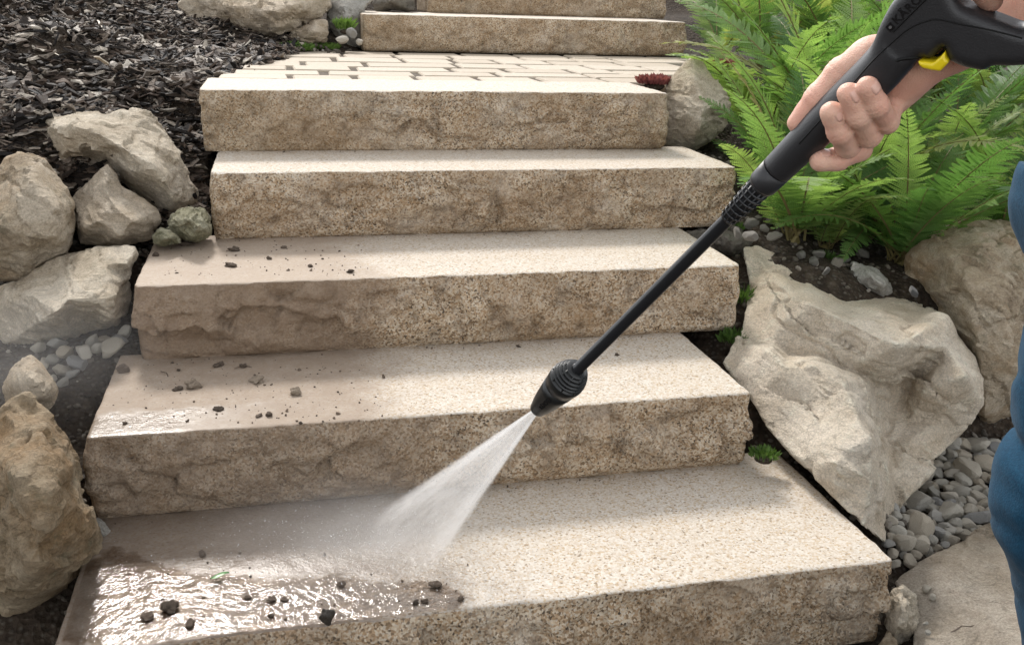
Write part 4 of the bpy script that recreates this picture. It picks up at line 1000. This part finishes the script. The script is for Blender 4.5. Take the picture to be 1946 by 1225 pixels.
gpart('grip_rib', *add_mesh([lathe([(u1+f_*(u2-u1)-.0006, .007), (u1+f_*(u2-u1)-.0006, r_), (u1+f_*(u2-u1)+.0006, r_+.0001), (u1+f_*(u2-u1)+.0006, .007)]) for f_, r_ in ((.03, .0084), (.16, .0090), (.30, .0096), (.44, .0101), (.58, .0106), (.72, .0110), (.86, .0113), (.99, .0115))]), blk_gloss, con)
gpart('long_rib', *add_mesh([gbox(u1, u2, a, .006, .0084, .007, .0114, .0006) for a in np.arange(12)*math.pi/6]), blk_gloss, con)
u4, u5 = U(1481, 327), U(1700, 99)
gpart('collar', *lathe([(u3-.001, .006), (u3-.001, .0125), (u3+.001, .0133), (u4-.0008, .0138), (u4-.0006, .0130), (u4-.0004, .006)]), blk)
# body: barrel, gun housing and handle loop grown as one smooth shell
def catmull(pts, n=6):
    P = np.array(pts, float); N = len(P); out = []
    for i in range(N):
        p0, p1, p2, p3 = P[i-1], P[i], P[(i+1) % N], P[(i+2) % N]
        for t in np.arange(n)/n:
            out.append(.5*((2*p1)+(-p0+p2)*t+(2*p0-5*p1+4*p2-p3)*t*t+(-p0+3*p1-3*p2+p3)*t**3))
    return np.array(out)
def sd_poly(P, poly):
    d = np.full(len(P), 1e9); N = len(poly)
    for i in range(N):
        a, b = poly[i], poly[(i+1) % N]; e = b-a
        t = np.clip(((P-a)@e)/max(e@e, 1e-14), 0, 1); q = P-a-t[:, None]*e
        d = np.minimum(d, (q*q).sum(1))
    return np.sqrt(d)*np.where(inside(P, poly), -1, 1)
hous_px = [(1600,205),(1640,130),(1661,97),(1667,80),(1674,55),(1688,24),(1708,-8),(1745,-42),(1790,-50),(1815,-28),(1832,0),(1855,13),(1890,27),(1946,48),(1995,62),(2010,90),(1985,112),(1930,118),(1893,118),(1872,124),(1835,116),(1812,104),(1800,84),(1788,92),(1776,104),(1755,102),(1740,118),(1700,165),(1655,206),(1620,225)]
hous = catmull([to_uv(*p) for p in hous_px], 5)
nub_px = [(1806,82),(1840,78),(1895,80),(1897,108),(1873,125),(1838,118),(1812,106)]
nub = np.array([to_uv(*p) for p in nub_px])
arch = [to_uv(*p) for p in ((1760,-40),(1800,-95),(1880,-135),(1975,-110),(2010,-30),(1985,70))]
barrel = (u4, u5)
def gun_sdf(Q):
    uv = Q[:, :2]; w = np.abs(Q[:, 2])
    def ext(poly, t, r_):
        d2 = sd_poly(uv, poly)+r_; dw = w-t+r_
        return np.minimum(np.maximum(d2, dw), 0)+np.hypot(np.maximum(d2, 0), np.maximum(dw, 0))-r_
    d = ext(hous, .0165, .0085)
    u_ = np.clip((Q[:, 0]-u4)/(u5-u4), 0, 1)
    rad = .0138+.0012*u_+.0012*np.exp(-((Q[:, 0]-U(1590, 215))/.05)**2)
    dc = np.hypot(Q[:, 1], Q[:, 2])-rad; db = np.maximum(dc, np.maximum(u4-Q[:, 0], Q[:, 0]-u5))
    d = smin(d, db, .008)
    d = smin(d, ext(nub, .0135, .004), .003)
    for a, b in zip(arch[:-1], arch[1:]): d = smin(d, sd_cone(Q, (a[0], a[1], 0), (b[0], b[1], 0), .0135, .0135), .006)
    return d
lo = np.array([u4-.006, min(hous[:, 1].min(), -.02)-.006, -.022]); hi = np.array([max(hous[:, 0].max(), max(a[0] for a in arch)+.016)+.004, max(hous[:, 1].max(), max(a[1] for a in arch)+.016)+.006, .022])
lo[1] = min(lo[1], min(a[1] for a in arch)-.018)
Q, Fc = surface_nets(gun_sdf, lo, hi, .0017)
body = gpart('gun_body', Q, Fc, blk)
def w_surf(uv):
    """height of the housing's near face above the gun plane at uv points"""
    uv = np.asarray(uv, float); a = np.zeros(len(uv)); b = np.full(len(uv), .03)
    for _ in range(22):
        m_ = (a+b)/2; s_ = gun_sdf(np.c_[uv, m_]) < 0; a = np.where(s_, m_, a); b = np.where(s_, b, m_)
    return a
def seam(name, px_pts, rad, mat, parent, n=8, lift=0):
    P = np.array([to_uv(*p) for p in px_pts]); o_ = []
    for i in range(len(P)-1):
        p0, p1, p2, p3 = P[max(i-1, 0)], P[i], P[i+1], P[min(i+2, len(P)-1)]
        for t in np.arange(n)/n: o_.append(.5*((2*p1)+(-p0+p2)*t+(2*p0-5*p1+4*p2-p3)*t*t+(-p0+3*p1-3*p2+p3)*t**3))
    o_.append(P[-1]); o_ = np.array(o_); C = np.c_[o_, w_surf(o_)+lift]; T = np.gradient(C, axis=0); T /= np.linalg.norm(T, axis=1)[:, None]
    S = np.cross(T, [0, 0, 1.0]); S /= np.linalg.norm(S, axis=1)[:, None]; N_ = np.cross(S, T); Q = []; Fc = []
    for i in range(len(C)):
        for k in range(6): a = k*math.pi/3; Q.append(C[i]+rad*(S[i]*math.cos(a)+N_[i]*math.sin(a)))
    for i in range(len(C)-1):
        for k in range(6): Fc.append((i*6+k, i*6+(k+1) % 6, i*6+6+(k+1) % 6, i*6+6+k))
    return gpart(name, np.array(Q), np.array(Fc), mat, parent)
seam('seam', [(1530,262),(1590,196),(1640,139),(1672,103),(1707,70),(1740,43),(1774,29),(1798,27),(1834,35),(1890,46),(1950,62)], .0006, rubber, body)
seam('trigger_slot', [(1716,103),(1735,100),(1757,102),(1780,107),(1795,95),(1806,80)], .0012, rubber, body)
seam('lettering_underline', [(1709,50),(1735,24),(1760,-1),(1790,-30)], .0008, rubber, body)
# trigger
trg = np.array([to_uv(*p) for p in ((1755,105),(1770,106),(1783,108),(1797,97),(1806,86),(1806,97),(1813,107),(1797,124),(1780,122),(1763,118),(1757,112))])
def trg_sdf(Q):
    d2 = sd_poly(Q[:, :2], trg)+.002; dw = np.abs(Q[:, 2])-.0178+.002
    return np.minimum(np.maximum(d2, dw), 0)+np.hypot(np.maximum(d2, 0), np.maximum(dw, 0))-.002
Q, Fc = surface_nets(trg_sdf, np.r_[trg.min(0)-.005, -.023], np.r_[trg.max(0)+.005, .023], .0011)
gpart('trigger', Q, Fc, yellow)
# raised lettering
def text_quads(s_, size, mat, name, parent, place):
    cu = bpy.data.curves.new('t', 'FONT'); cu.body = s_; cu.size = size; cu.extrude = .0004; cu.align_x = 'LEFT'; cu.space_character = 1.05; cu.offset = size*.012
    ob = link('t', cu); dg = bpy.context.evaluated_depsgraph_get(); me = bpy.data.meshes.new_from_object(ob.evaluated_get(dg))
    V = np.array([v.co for v in me.vertices]); Fc = [tuple(p.vertices) for p in me.polygons]
    bpy.data.objects.remove(ob); bpy.data.meshes.remove(me)
    return gpart(name, place(V), Fc, mat, parent, False)
def flat_text(px0, px1):
    a, b = to_uv(*px0), to_uv(*px1); d = (b-a)/np.linalg.norm(b-a); s_ = np.array([-d[1], d[0]])
    sgn = 1 if (to_uv(px0[0]-10, px0[1]-10)-a)@s_ > 0 else -1
    def place(V):
        uv = a+V[:, :1]*d+V[:, 1:2]*s_*sgn; return np.c_[uv, w_surf(uv)*0+w_surf(a[None]+.004*d)[0]+V[:, 2]+.0002]
    return place
letter = plain('lettering_black', (.006,.006,.007), .3, .5)
text_quads('KÄRCHER', .0088, letter, 'lettering', body, flat_text((1716,37), (1762,-8)))
# square badge with a little screw head
a = to_uv(1704, 41); d1 = to_uv(1709, 36)-a; d2 = to_uv(1699, 36)-a
w0 = float(w_surf(a[None])[0]); Q = [np.r_[a+s1*d1*.95+s2*d2*.95, w0+k*.0005] for k in (-1, 1) for s1, s2 in ((-1, -1), (1, -1), (1, 1), (-1, 1))]
gpart('badge', np.array(Q), np.array([(0,3,2,1),(4,5,6,7),(0,1,5,4),(1,2,6,5),(2,3,7,6),(3,0,4,7)]), letter, body, False)
ang = np.arange(16)*2*math.pi/16; Q = [np.r_[a+.0011*np.array([math.cos(t), math.sin(t)]), w0+h_] for h_ in (0, .0011) for t in ang]
gpart('screw_head', np.array(Q), [tuple(range(16, 32))]+[(k, (k+1) % 16, 16+(k+1) % 16, 16+k) for k in range(16)], plain('screw_grey', (.25,.25,.25), .3, .5, Metallic=.6), body, False)
# lettering on the nozzle follows its curve
def noz_text(V):
    sz = V[:, 0].max(); u_ = .24*LN+V[:, 0]/sz*.30*LN; rr_ = np.interp(u_/LN, [.17, .30, .45, .58], [.0136, .0158, .0179, .0198])
    # 0.0 = facing the viewer's side
    th = .25-V[:, 1]/.0135
    return np.c_[u_, rr_*0+(rr_+.0001+V[:, 2]*.6)*np.sin(-th), (rr_+.0001+V[:, 2]*.6)*np.cos(th)]
text_quads('KÄRCHER', .0062, rubber, 'lettering', noz, noz_text)

# ================================================================== PERSON
skin = Mat('skin'); _c = skin.coord()
_s = skin.ramp(skin.noise(_c, 35, 5, .6), [(.3, (.66,.38,.28)), (.7, (.76,.49,.37))])
_s = skin.mix(skin.ramp(skin.noise(_c, 28, 3, .6), [(.42, 0.), (.70, .75)]), _s, (.72,.36,.27))
skin_m = skin.bsdf(_s, .48, skin.bump(skin.math('ADD', skin.voronoi(_c, 900, out='Distance'), skin.noise(_c, 220, 3, .6)), .35, .0012), .4,
                   **{'Subsurface Weight': .12, 'Subsurface Radius': (.008, .003, .0015), 'Subsurface Scale': 1.0})
nail_m = plain('nail', (.74,.45,.36), .3, .5)
def hp_(px, py, off): return at_d(px, py, ax_D(px, py)-off)
fingers = {
 'thumb':  [(1652,112,-.020,.0150),(1600,142,-.020,.0135),(1556,186,-.010,.0112),(1516,234,-.004,.0088)],
 'index':  [(1672,205,-.034,.0115),(1632,284,-.034,.0100),(1590,303,-.008,.0094),(1559,305,.006,.0090)],
 'middle': [(1682,196,-.034,.0115),(1611,276,.000,.0099),(1596,250,.0185,.0096),(1581,214,.0235,.0091)],
 'ring':   [(1694,182,-.034,.0110),(1651,256,.000,.0098),(1632,220,.0190,.0094),(1613,179,.0240,.0088)],
 'little': [(1706,166,-.030,.0105),(1684,231,-.002,.0093),(1666,200,.0175,.0089),(1649,166,.0230,.0084)]}
FJ = {k: [(hp_(*j[:3]), j[3]) for j in v] for k, v in fingers.items()}
wrist = hp_(1716, 124, -.030); arm1 = hp_(1805, 62, -.034); elbow_r = at_d(2230, -90, .98)
palm_pts = [(hp_(1660, 165, -.034), .0135), (hp_(1680, 150, -.034), .014), (hp_(1706, 175, -.026), .0135)]
def hand_sdf(P):
    d = None
    palm = sd_cone(P, palm_pts[0][0], wrist, .0135, .020)
    for q, r_ in palm_pts[1:]: palm = smin(palm, sd_cone(P, q, wrist, r_, .020), .012)
    for k in ('index', 'middle', 'ring', 'little'): palm = smin(palm, sd_cone(P, FJ[k][0][0], wrist, FJ[k][0][1]*1.05, .018), .010)
    palm = smin(palm, sd_cone(P, wrist, arm1, .0235, .027), .012)
    palm = smin(palm, sd_cone(P, arm1, elbow_r, .028, .042), .015)
    palm = smin(palm, sd_cone(P, FJ['thumb'][0][0], wrist, .0165, .020), .014)
    palm = smin(palm, sd_cone(P, FJ['thumb'][1][0], palm_pts[0][0], .011, .012), .014)
    d = palm
    for k, js in FJ.items():
        f_ = None
        for (a, ra), (b, rb) in zip(js[:-1], js[1:]):
            c_ = sd_cone(P, a, b, ra, rb); f_ = c_ if f_ is None else smin(f_, c_, .0035)
        for (a, ra) in js[1:-1]: f_ = smin(f_, np.linalg.norm(P-a, axis=1)-ra*1.015, .003)     # knuckles
        for q_ in range(1, len(js)-1):       # skin creases across the joints
            ta = (js[q_+1][0]-js[q_][0]); ta /= np.linalg.norm(ta); h_ = (P-js[q_][0])@ta; nr_ = np.linalg.norm(P-js[q_][0], axis=1)
            f_ = f_+.0007*(np.exp(-((h_-.0012)/.0009)**2)+.8*np.exp(-((h_+.0022)/.0009)**2))*(nr_ < js[q_][1]*1.5)
        near = np.linalg.norm(P-js[0][0], axis=1)
        k_ = np.clip(.010*(1-np.clip((near-.012)/.016, 0, 1)), .0006, .010)
        d = smin(d, f_, k_)
    return d + .0005*fbm(P, 110, 2, 3)
allj = np.array([q for v in FJ.values() for q, _ in v]+[wrist, arm1])
HV, HF = surface_nets(hand_sdf, allj.min(0)-.03, allj.max(0)+np.array([.05, .05, .04]), .0014)
# second hand, on the handle loop above the frame, and its forearm
def g2(px, py, w): return gun_w(np.array([np.r_[to_uv(px, py), w]]))[0]
wrist_l = g2(2060, -190, .03); elbow_l = np.array([1.22, -1.02, .86])
f2 = []
for i, (x, y) in enumerate(((1862, -88), (1905, -96), (1948, -92), (1988, -76))):
    f2.append([(g2(x+20, y-62, .018), .0110), (g2(x-4, y-20, .026), .0100), (g2(x-6, y+40, .012), .0095), (g2(x+18, y+(92 if i == 0 else 60), -.006), .0088)])
def hand2_sdf(P):
    d = sd_cone(P, f2[0][0][0], wrist_l, .013, .021)
    for f_ in f2[1:]: d = smin(d, sd_cone(P, f_[0][0], wrist_l, .013, .021), .012)
    d = smin(d, sd_cone(P, wrist_l, elbow_l, .025, .042), .015)
    th = [(g2(1990, -190, -.012), .014), (g2(1900, -180, -.026), .011), (g2(1850, -140, -.026), .009)]
    for f_ in f2+[th]:
        e = None
        for (a, ra), (b, rb) in zip(f_[:-1], f_[1:]):
            c_ = sd_cone(P, a, b, ra, rb); e = c_ if e is None else smin(e, c_, .003)
        d = smin(d, e, .002)
    return d
allj2 = np.array([q for f_ in f2 for q, _ in f_]+[wrist_l])
H2V, H2F = surface_nets(hand2_sdf, np.minimum(allj2.min(0), elbow_l)-.045, np.maximum(allj2.max(0), elbow_l)+.045, .0038)
# forearm of the gripping hand beyond the fine part, head and neck
head = np.array([1.10, -.72, 1.36])
def coarse_sdf(P):
    d = sd_cone(P, arm1+(elbow_r-arm1)*.15, elbow_r, .0284, .042)
    q = (P-head)/np.array([.098, .078, .125]); hd = (np.linalg.norm(q, axis=1)-1)*.08
    hd = smin(hd, sd_cone(P, head+(-.075, 0, -.02), head+(-.118, 0, -.035), .012, .017), .012)     # nose
    hd = smin(hd, sd_cone(P, head+(-.04, 0, -.085), head+(-.082, 0, -.098), .045, .028), .03)        # jaw
    for s_ in (-1, 1):
        hd = smin(hd, sd_cone(P, head+(.01, s_*.076, .015), head+(.018, s_*.088, -.03), .020, .012), .006)  # ears
        hd = np.maximum(hd, -(np.linalg.norm(P-(head+(-.098, s_*.031, .012)), axis=1)-.016))           # sockets
        hd = np.minimum(hd, np.linalg.norm(P-(head+(-.078, s_*.031, .010)), axis=1)-.0155)             # eyes
        hd = smin(hd, sd_cone(P, head+(-.088, s_*.015, .036), head+(-.076, s_*.05, .034), .008, .006), .008)
    hd = smin(hd, sd_cone(P, head+(-.092, -.022, -.068), head+(-.092, .022, -.068), .0075, .0075), .008)  # lips
    nk = sd_cone(P, head+(.03, 0, -.08), np.array([1.20, -.72, 1.12]), .055, .065)
    return np.minimum(d, smin(hd, nk, .02))
parts_ = [(HV, HF), (H2V, H2F)]
CV, CF = surface_nets(coarse_sdf, (np.minimum(arm1, elbow_r)-.05), np.array([1.30, -.42, 1.52]) , .006)
cv2, cf2 = surface_nets(coarse_sdf, np.array([.93, -.86, 1.05]), np.array([1.30, -.56, 1.52]), .0055)
CV, CF = surface_nets(lambda P: sd_cone(P, arm1+(elbow_r-arm1)*.15, elbow_r, .0284, .042), np.minimum(arm1, elbow_r)-.05, np.maximum(arm1, elbow_r)+.05, .005)
BV, BF = add_mesh([(HV, HF), (H2V, H2F), (CV, CF), (cv2, cf2)])
FEET = np.array([1.24, -.74]); fz = float(ground_z(1.24, -.78)[0])
person = world_mesh('person', BV, BF, [skin_m], origin=(1.24, -.74, fz))
tag(person, 'person in blue trousers at the right edge, gripping the black spray lance', 'person')
hip_n, hip_f = np.array([1.122, -.775, .60]), np.array([1.29, -.62, .58])
knee_n, ank_n = np.array([1.090, -.79, .375]), np.array([1.27, -.82, fz+.09])
fz2 = float(ground_z(1.42, -.60)[0]); knee_f, ank_f = np.array([1.37, -.60, .16]), np.array([1.42, -.60, fz2+.09])
def trous(P):
    d = sd_cone(P, hip_n, knee_n, .096, .082)
    d = smin(d, sd_cone(P, knee_n, ank_n, .074, .066), .02)
    e = smin(sd_cone(P, hip_f, knee_f, .098, .073), sd_cone(P, knee_f, ank_f, .074, .066), .02)
    d = smin(d, e, .03); d = smin(d, sd_cone(P, (hip_n+hip_f)/2+(0, -.03, .06), (hip_n+hip_f)/2+(0, .03, .06), .125, .125), .05)
    d = np.maximum(d, P[:, 2]-.68)
    z = P[:, 2]
    fold = .010*np.sin((z+.25*P[:, 1]-.12*P[:, 0])*46+3*vnoise(P*7, 4))*np.exp(-((z-.30)/.14)**2)*.25+.013*np.exp(-((z-.425-.15*(P[:, 1]+.78))/.010)**2)+.003*fbm(np.stack([P[:, 0]*6, P[:, 1]*6, (z+.4*P[:, 0])*26], 1), 1, 3, 8, ridged=True) + .006*fbm(P, 14, 3, 2)
    return d+fold
TV, TF = surface_nets(trous, (.94, -.95, min(fz, fz2)+.02), (1.60, -.42, .74), .006)
dn = Mat('blue_denim'); _c = dn.coord()
dcol = dn.ramp(dn.noise(_c, 300, 3, .6), [(.3, (.002,.030,.065)), (.7, (.006,.055,.105))])
denim = dn.bsdf(dcol, .85, dn.bump(dn.noise(_c, 500, 2, .5), .5, .001), .2, **{'Sheen Weight': .05})
def pchild(name, V, Fc, mat, smooth=True):
    V = np.asarray(V); o0 = V.mean(0); return link(name, mesh_from(name, V-o0, Fc, [mat], smooth), person, o0-np.array(person.location))
pchild('trousers', TV, TF, denim)
sh_n, sh_f = np.array([1.24, -.92, 1.05]), np.array([1.25, -.52, 1.05])
def shirt(P):
    d = sd_cone(P, (1.265, -.76, .62), (1.24, -.80, .98), .125, .12)
    d = smin(d, sd_cone(P, (1.275, -.67, .62), (1.25, -.64, .98), .125, .12), .05)
    d = smin(d, sd_cone(P, sh_n, sh_f, .075, .075), .05)
    d = smin(d, sd_cone(P, sh_n, elbow_l, .07, .056), .03); d = smin(d, sd_cone(P, sh_f, elbow_r, .07, .056), .03)
    d = np.maximum(d, .60-P[:, 2])
    return d+.006*fbm(P, 10, 3, 6)
SV, SF = surface_nets(shirt, (.98, -1.12, .57), (1.62, -.28, 1.19), .010)
pchild('shirt', SV, SF, plain('grey_shirt', (.06,.065,.07), .9, .2, (400, .4, .001), .2))
def shoe(a, z0):
    def f(P):
        d = sd_cone(P, (a[0]+.02, a[1], z0+.045), (a[0]-.15, a[1], z0+.032), .045, .036); d = smin(d, sd_cone(P, (a[0], a[1], z0+.05), a, .045, .05), .03)
        return np.maximum(d, z0-P[:, 2])
    V, Fc = surface_nets(f, (a[0]-.21, a[1]-.08, z0-.02), (a[0]+.09, a[1]+.08, z0+.17), .006)
    pchild('shoe', V, Fc, plain('shoe_leather', (.045,.035,.028), .6, .4))
shoe(ank_n, fz); shoe(ank_f, fz2)
def hair(P):
    q = (P-head-np.array([.012, 0, .022]))/np.array([.104, .087, .122]); d = (np.linalg.norm(q, axis=1)-1)*.08
    d = np.maximum(d, -(P[:, 0]-head[0]+.055+.5*np.minimum(P[:, 2]-head[2]-.055, 0)*-1)*1.0*0 - (P[:, 2]-head[2]-.045)-.9*np.maximum(P[:, 0]-head[0]+.03, 0))
    return d+.006*fbm(P*np.array([1, 1, .4]), 60, 3, 2)
V, Fc = surface_nets(hair, head-np.array([.13, .11, .15]), head+np.array([.14, .11, .17]), .005)
pchild('hair', V, Fc, plain('brown_hair', (.07,.045,.028), .7, .4, (300, .6, .003), .3))
# fingernails: curved little plates on the last joints, facing the viewer
def nail(k, nrm_hint, ln=.011, wd=.0062):
    (a, ra), (b, rb) = FJ[k][-2], FJ[k][-1]; t = (b-a)/np.linalg.norm(b-a); n_ = nrm_hint-(nrm_hint@t)*t; n_ /= np.linalg.norm(n_); s_ = np.cross(t, n_)
    Q = []; Fc = []; c = b+t*rb*.25
    for i, y in enumerate(np.linspace(-1, 1, 7)):
        for j, x in enumerate(np.linspace(-1, 1, 7)):
            ww = wd*(1-.25*max(0, abs(y))**3); th = x*ww/rb
            rad = rb+.0001-.0006*(y > .9)
            endc = max(0., (y*ln*.5+rb*.25)); rad2 = math.sqrt(max(rad*rad-max(0., endc)**2*.55, 1e-8))
            Q.append(c+t*(y*ln*.5-rb*.25)+n_*rad2*math.cos(th)+s_*rad2*math.sin(th))
    for i in range(6):
        for j in range(6): Fc.append((i*7+j, i*7+j+1, i*7+8+j, i*7+7+j))
    o = pchild('fingernail', Q, np.array(Fc), nail_m); sd = o.modifiers.new('s', 'SOLIDIFY'); sd.thickness = .0007; sd.offset = 0
_v = -FW
nail('middle', _v*.9+UP*.35); nail('ring', _v*.9+UP*.35); nail('little', _v*.9+UP*.35, .0095, .0054); nail('index', _v*.7+UP*.7, .0105, .006)

# ================================================================== WATER SPRAY AND MIST
SD = -AX; Ls = float((0.0-TIP[2])/SD[2])
def vol_mat(name, build):
    m = Mat(name); d = build(m); v = m.n('VolumePrincipled'); v.inputs['Color'].default_value = (.97, .96, .95, 1); v.inputs['Anisotropy'].default_value = .25
    m.l(d, v.inputs['Density']); m.l(v.outputs[0], m.out.inputs['Volume']); return m.m
def spray_d(m):
    co = m.coord(); x, y, z = m.sep(co)
    R = m.math('MULTIPLY_ADD', z, .145, .0035)
    r = m.math('DIVIDE', m.math('SQRT', m.math('ADD', m.math('MULTIPLY', x, x), m.math('MULTIPLY', y, y))), R)
    shell = m.math('MULTIPLY_ADD', m.smooth(r, .45, .85), 1.8, .10)
    out = m.math('SUBTRACT', 1.0, m.smooth(r, .78, 1.0))
    d = m.math('DIVIDE', 1.0, m.math('POWER', m.math('ADD', z, .03), 1.9))
    cb = m.n('CombineXYZ'); m.l(m.math('DIVIDE', x, R), cb.inputs[0]); m.l(m.math('DIVIDE', y, R), cb.inputs[1]); m.l(m.math('MULTIPLY', z, 2.2), cb.inputs[2])
    st = m.ramp(m.noise(cb.outputs[0], 7.5, 6, .75), [(.36, .12), (.66, 2.0)])
    fade = m.math('SUBTRACT', 1.0, m.smooth(z, Ls*.72, Ls*1.0))
    d = m.math('MULTIPLY', m.math('MULTIPLY', d, shell), m.math('MULTIPLY', out, st))
    return m.math('MULTIPLY', m.math('MINIMUM', m.math('MULTIPLY', d, 0.95), 320.0), fade)
Lc = Ls+.03; seg = 40; V = []; Fc = []
for i in range(13):
    t = i/12*Lc; R_ = .0045+.150*t
    for k in range(seg): a = 2*math.pi*k/seg; V.append((R_*math.cos(a), R_*math.sin(a), t+.0015))
for i in range(12):
    for k in range(seg): Fc.append((i*seg+k, i*seg+(k+1) % seg, i*seg+seg+(k+1) % seg, i*seg+seg+k))
Fc = [tuple(f) for f in Fc]+[tuple(range(seg))[::-1], tuple(range(12*seg, 13*seg))]
spray = link('water_spray', mesh_from('water_spray', V, Fc, [vol_mat('spray_water', spray_d)]), None, TIP)
spray.rotation_mode = 'QUATERNION'; spray.rotation_quaternion = Vector(SD).to_track_quat('Z', 'Y')
tag(spray, 'white fan of water shooting from the nozzle onto the lowest step', 'water spray')
HIT = TIP+SD*Ls
# drops flying off the tread
drop_m = Mat('water_drop'); drop_m = drop_m.bsdf((.9,.9,.9), .08, None, .5, **{'Transmission Weight': .6, 'IOR': 1.33})
pts = []; sizes = []; r5 = np.random.default_rng(44)
for _ in range(1100):
    a = r5.uniform(0, 6.28); q = abs(r5.normal())*.11+.02; P = HIT+np.array([math.cos(a)*q*1.4-.05, math.sin(a)*q, 0])
    if P[1] > -.01 or P[1] < -.34: continue
    P[2] = .003+abs(r5.normal())*.035*math.exp(-q*4); pts.append(P); sizes.append(r5.uniform(.0004, .0011))
for _ in range(900):
    t = r5.uniform(.15, 1)*Ls; a = r5.uniform(0, 6.28); q = (.0035+.145*t)*r5.uniform(.75, 1.12); e1 = np.cross(SD, [0, 0, 1.]); e1 /= np.linalg.norm(e1); e2 = np.cross(SD, e1)
    P = TIP+SD*t+e1*q*math.cos(a)+e2*q*math.sin(a)
    if P[2] > .003: pts.append(P); sizes.append(r5.uniform(.0003, .0007))
scatter('water_droplets', 'fine drops splashing up around the spot the spray hits', 'droplets', pts, sizes, [pebble_mesh(1, 1, 1.3, 0)], drop_m, 9)
MC = HIT+np.array([-.06, .02, .03]); MR = np.array([.33, .18, .10])
def mist_d(m):
    co = m.coord(); r = m.n('VectorMath', operation='LENGTH'); m.l(co, r.inputs[0])
    f = m.math('SUBTRACT', 1.0, m.smooth(r.outputs['Value'], .1, .95))
    oi = m.n('ObjectInfo'); sc = m.n('SeparateColor'); m.l(oi.outputs['Color'], sc.inputs[0])
    return m.math('MULTIPLY', m.math('MULTIPLY', f, m.ramp(m.noise(co, 2.2, 4, .6), [(.3, .3), (.7, 1.4)])), m.math('MULTIPLY', sc.outputs[0], 10.0))
bmv = bmesh.new(); bmesh.ops.create_icosphere(bmv, subdivisions=3, radius=1); me = bpy.data.meshes.new('mist'); bmv.to_mesh(me); bmv.free(); me.materials.append(vol_mat('mist_air', mist_d))
for c_, r_, lb in (((.43, -.16, .015), (.17, .11, .07), 'white splash of fine water where the jet strikes the lowest step'), ((-.12, .20, .22), (.32, .30, .16), 'faint mist hanging over the rocks left of the second step')):
    o = link('mist', me, None, c_); o.scale = r_; o.color = ((.55 if 'splash' in lb else .055), 0, 0, 1); tag(o, lb, 'mist', kind='stuff')
mist = link('mist', me, None, MC); mist.scale = tuple(MR); mist.color = (.25, 0, 0, 1); tag(mist, 'thin mist drifting over the lowest step around the water jet', 'mist', kind='stuff')
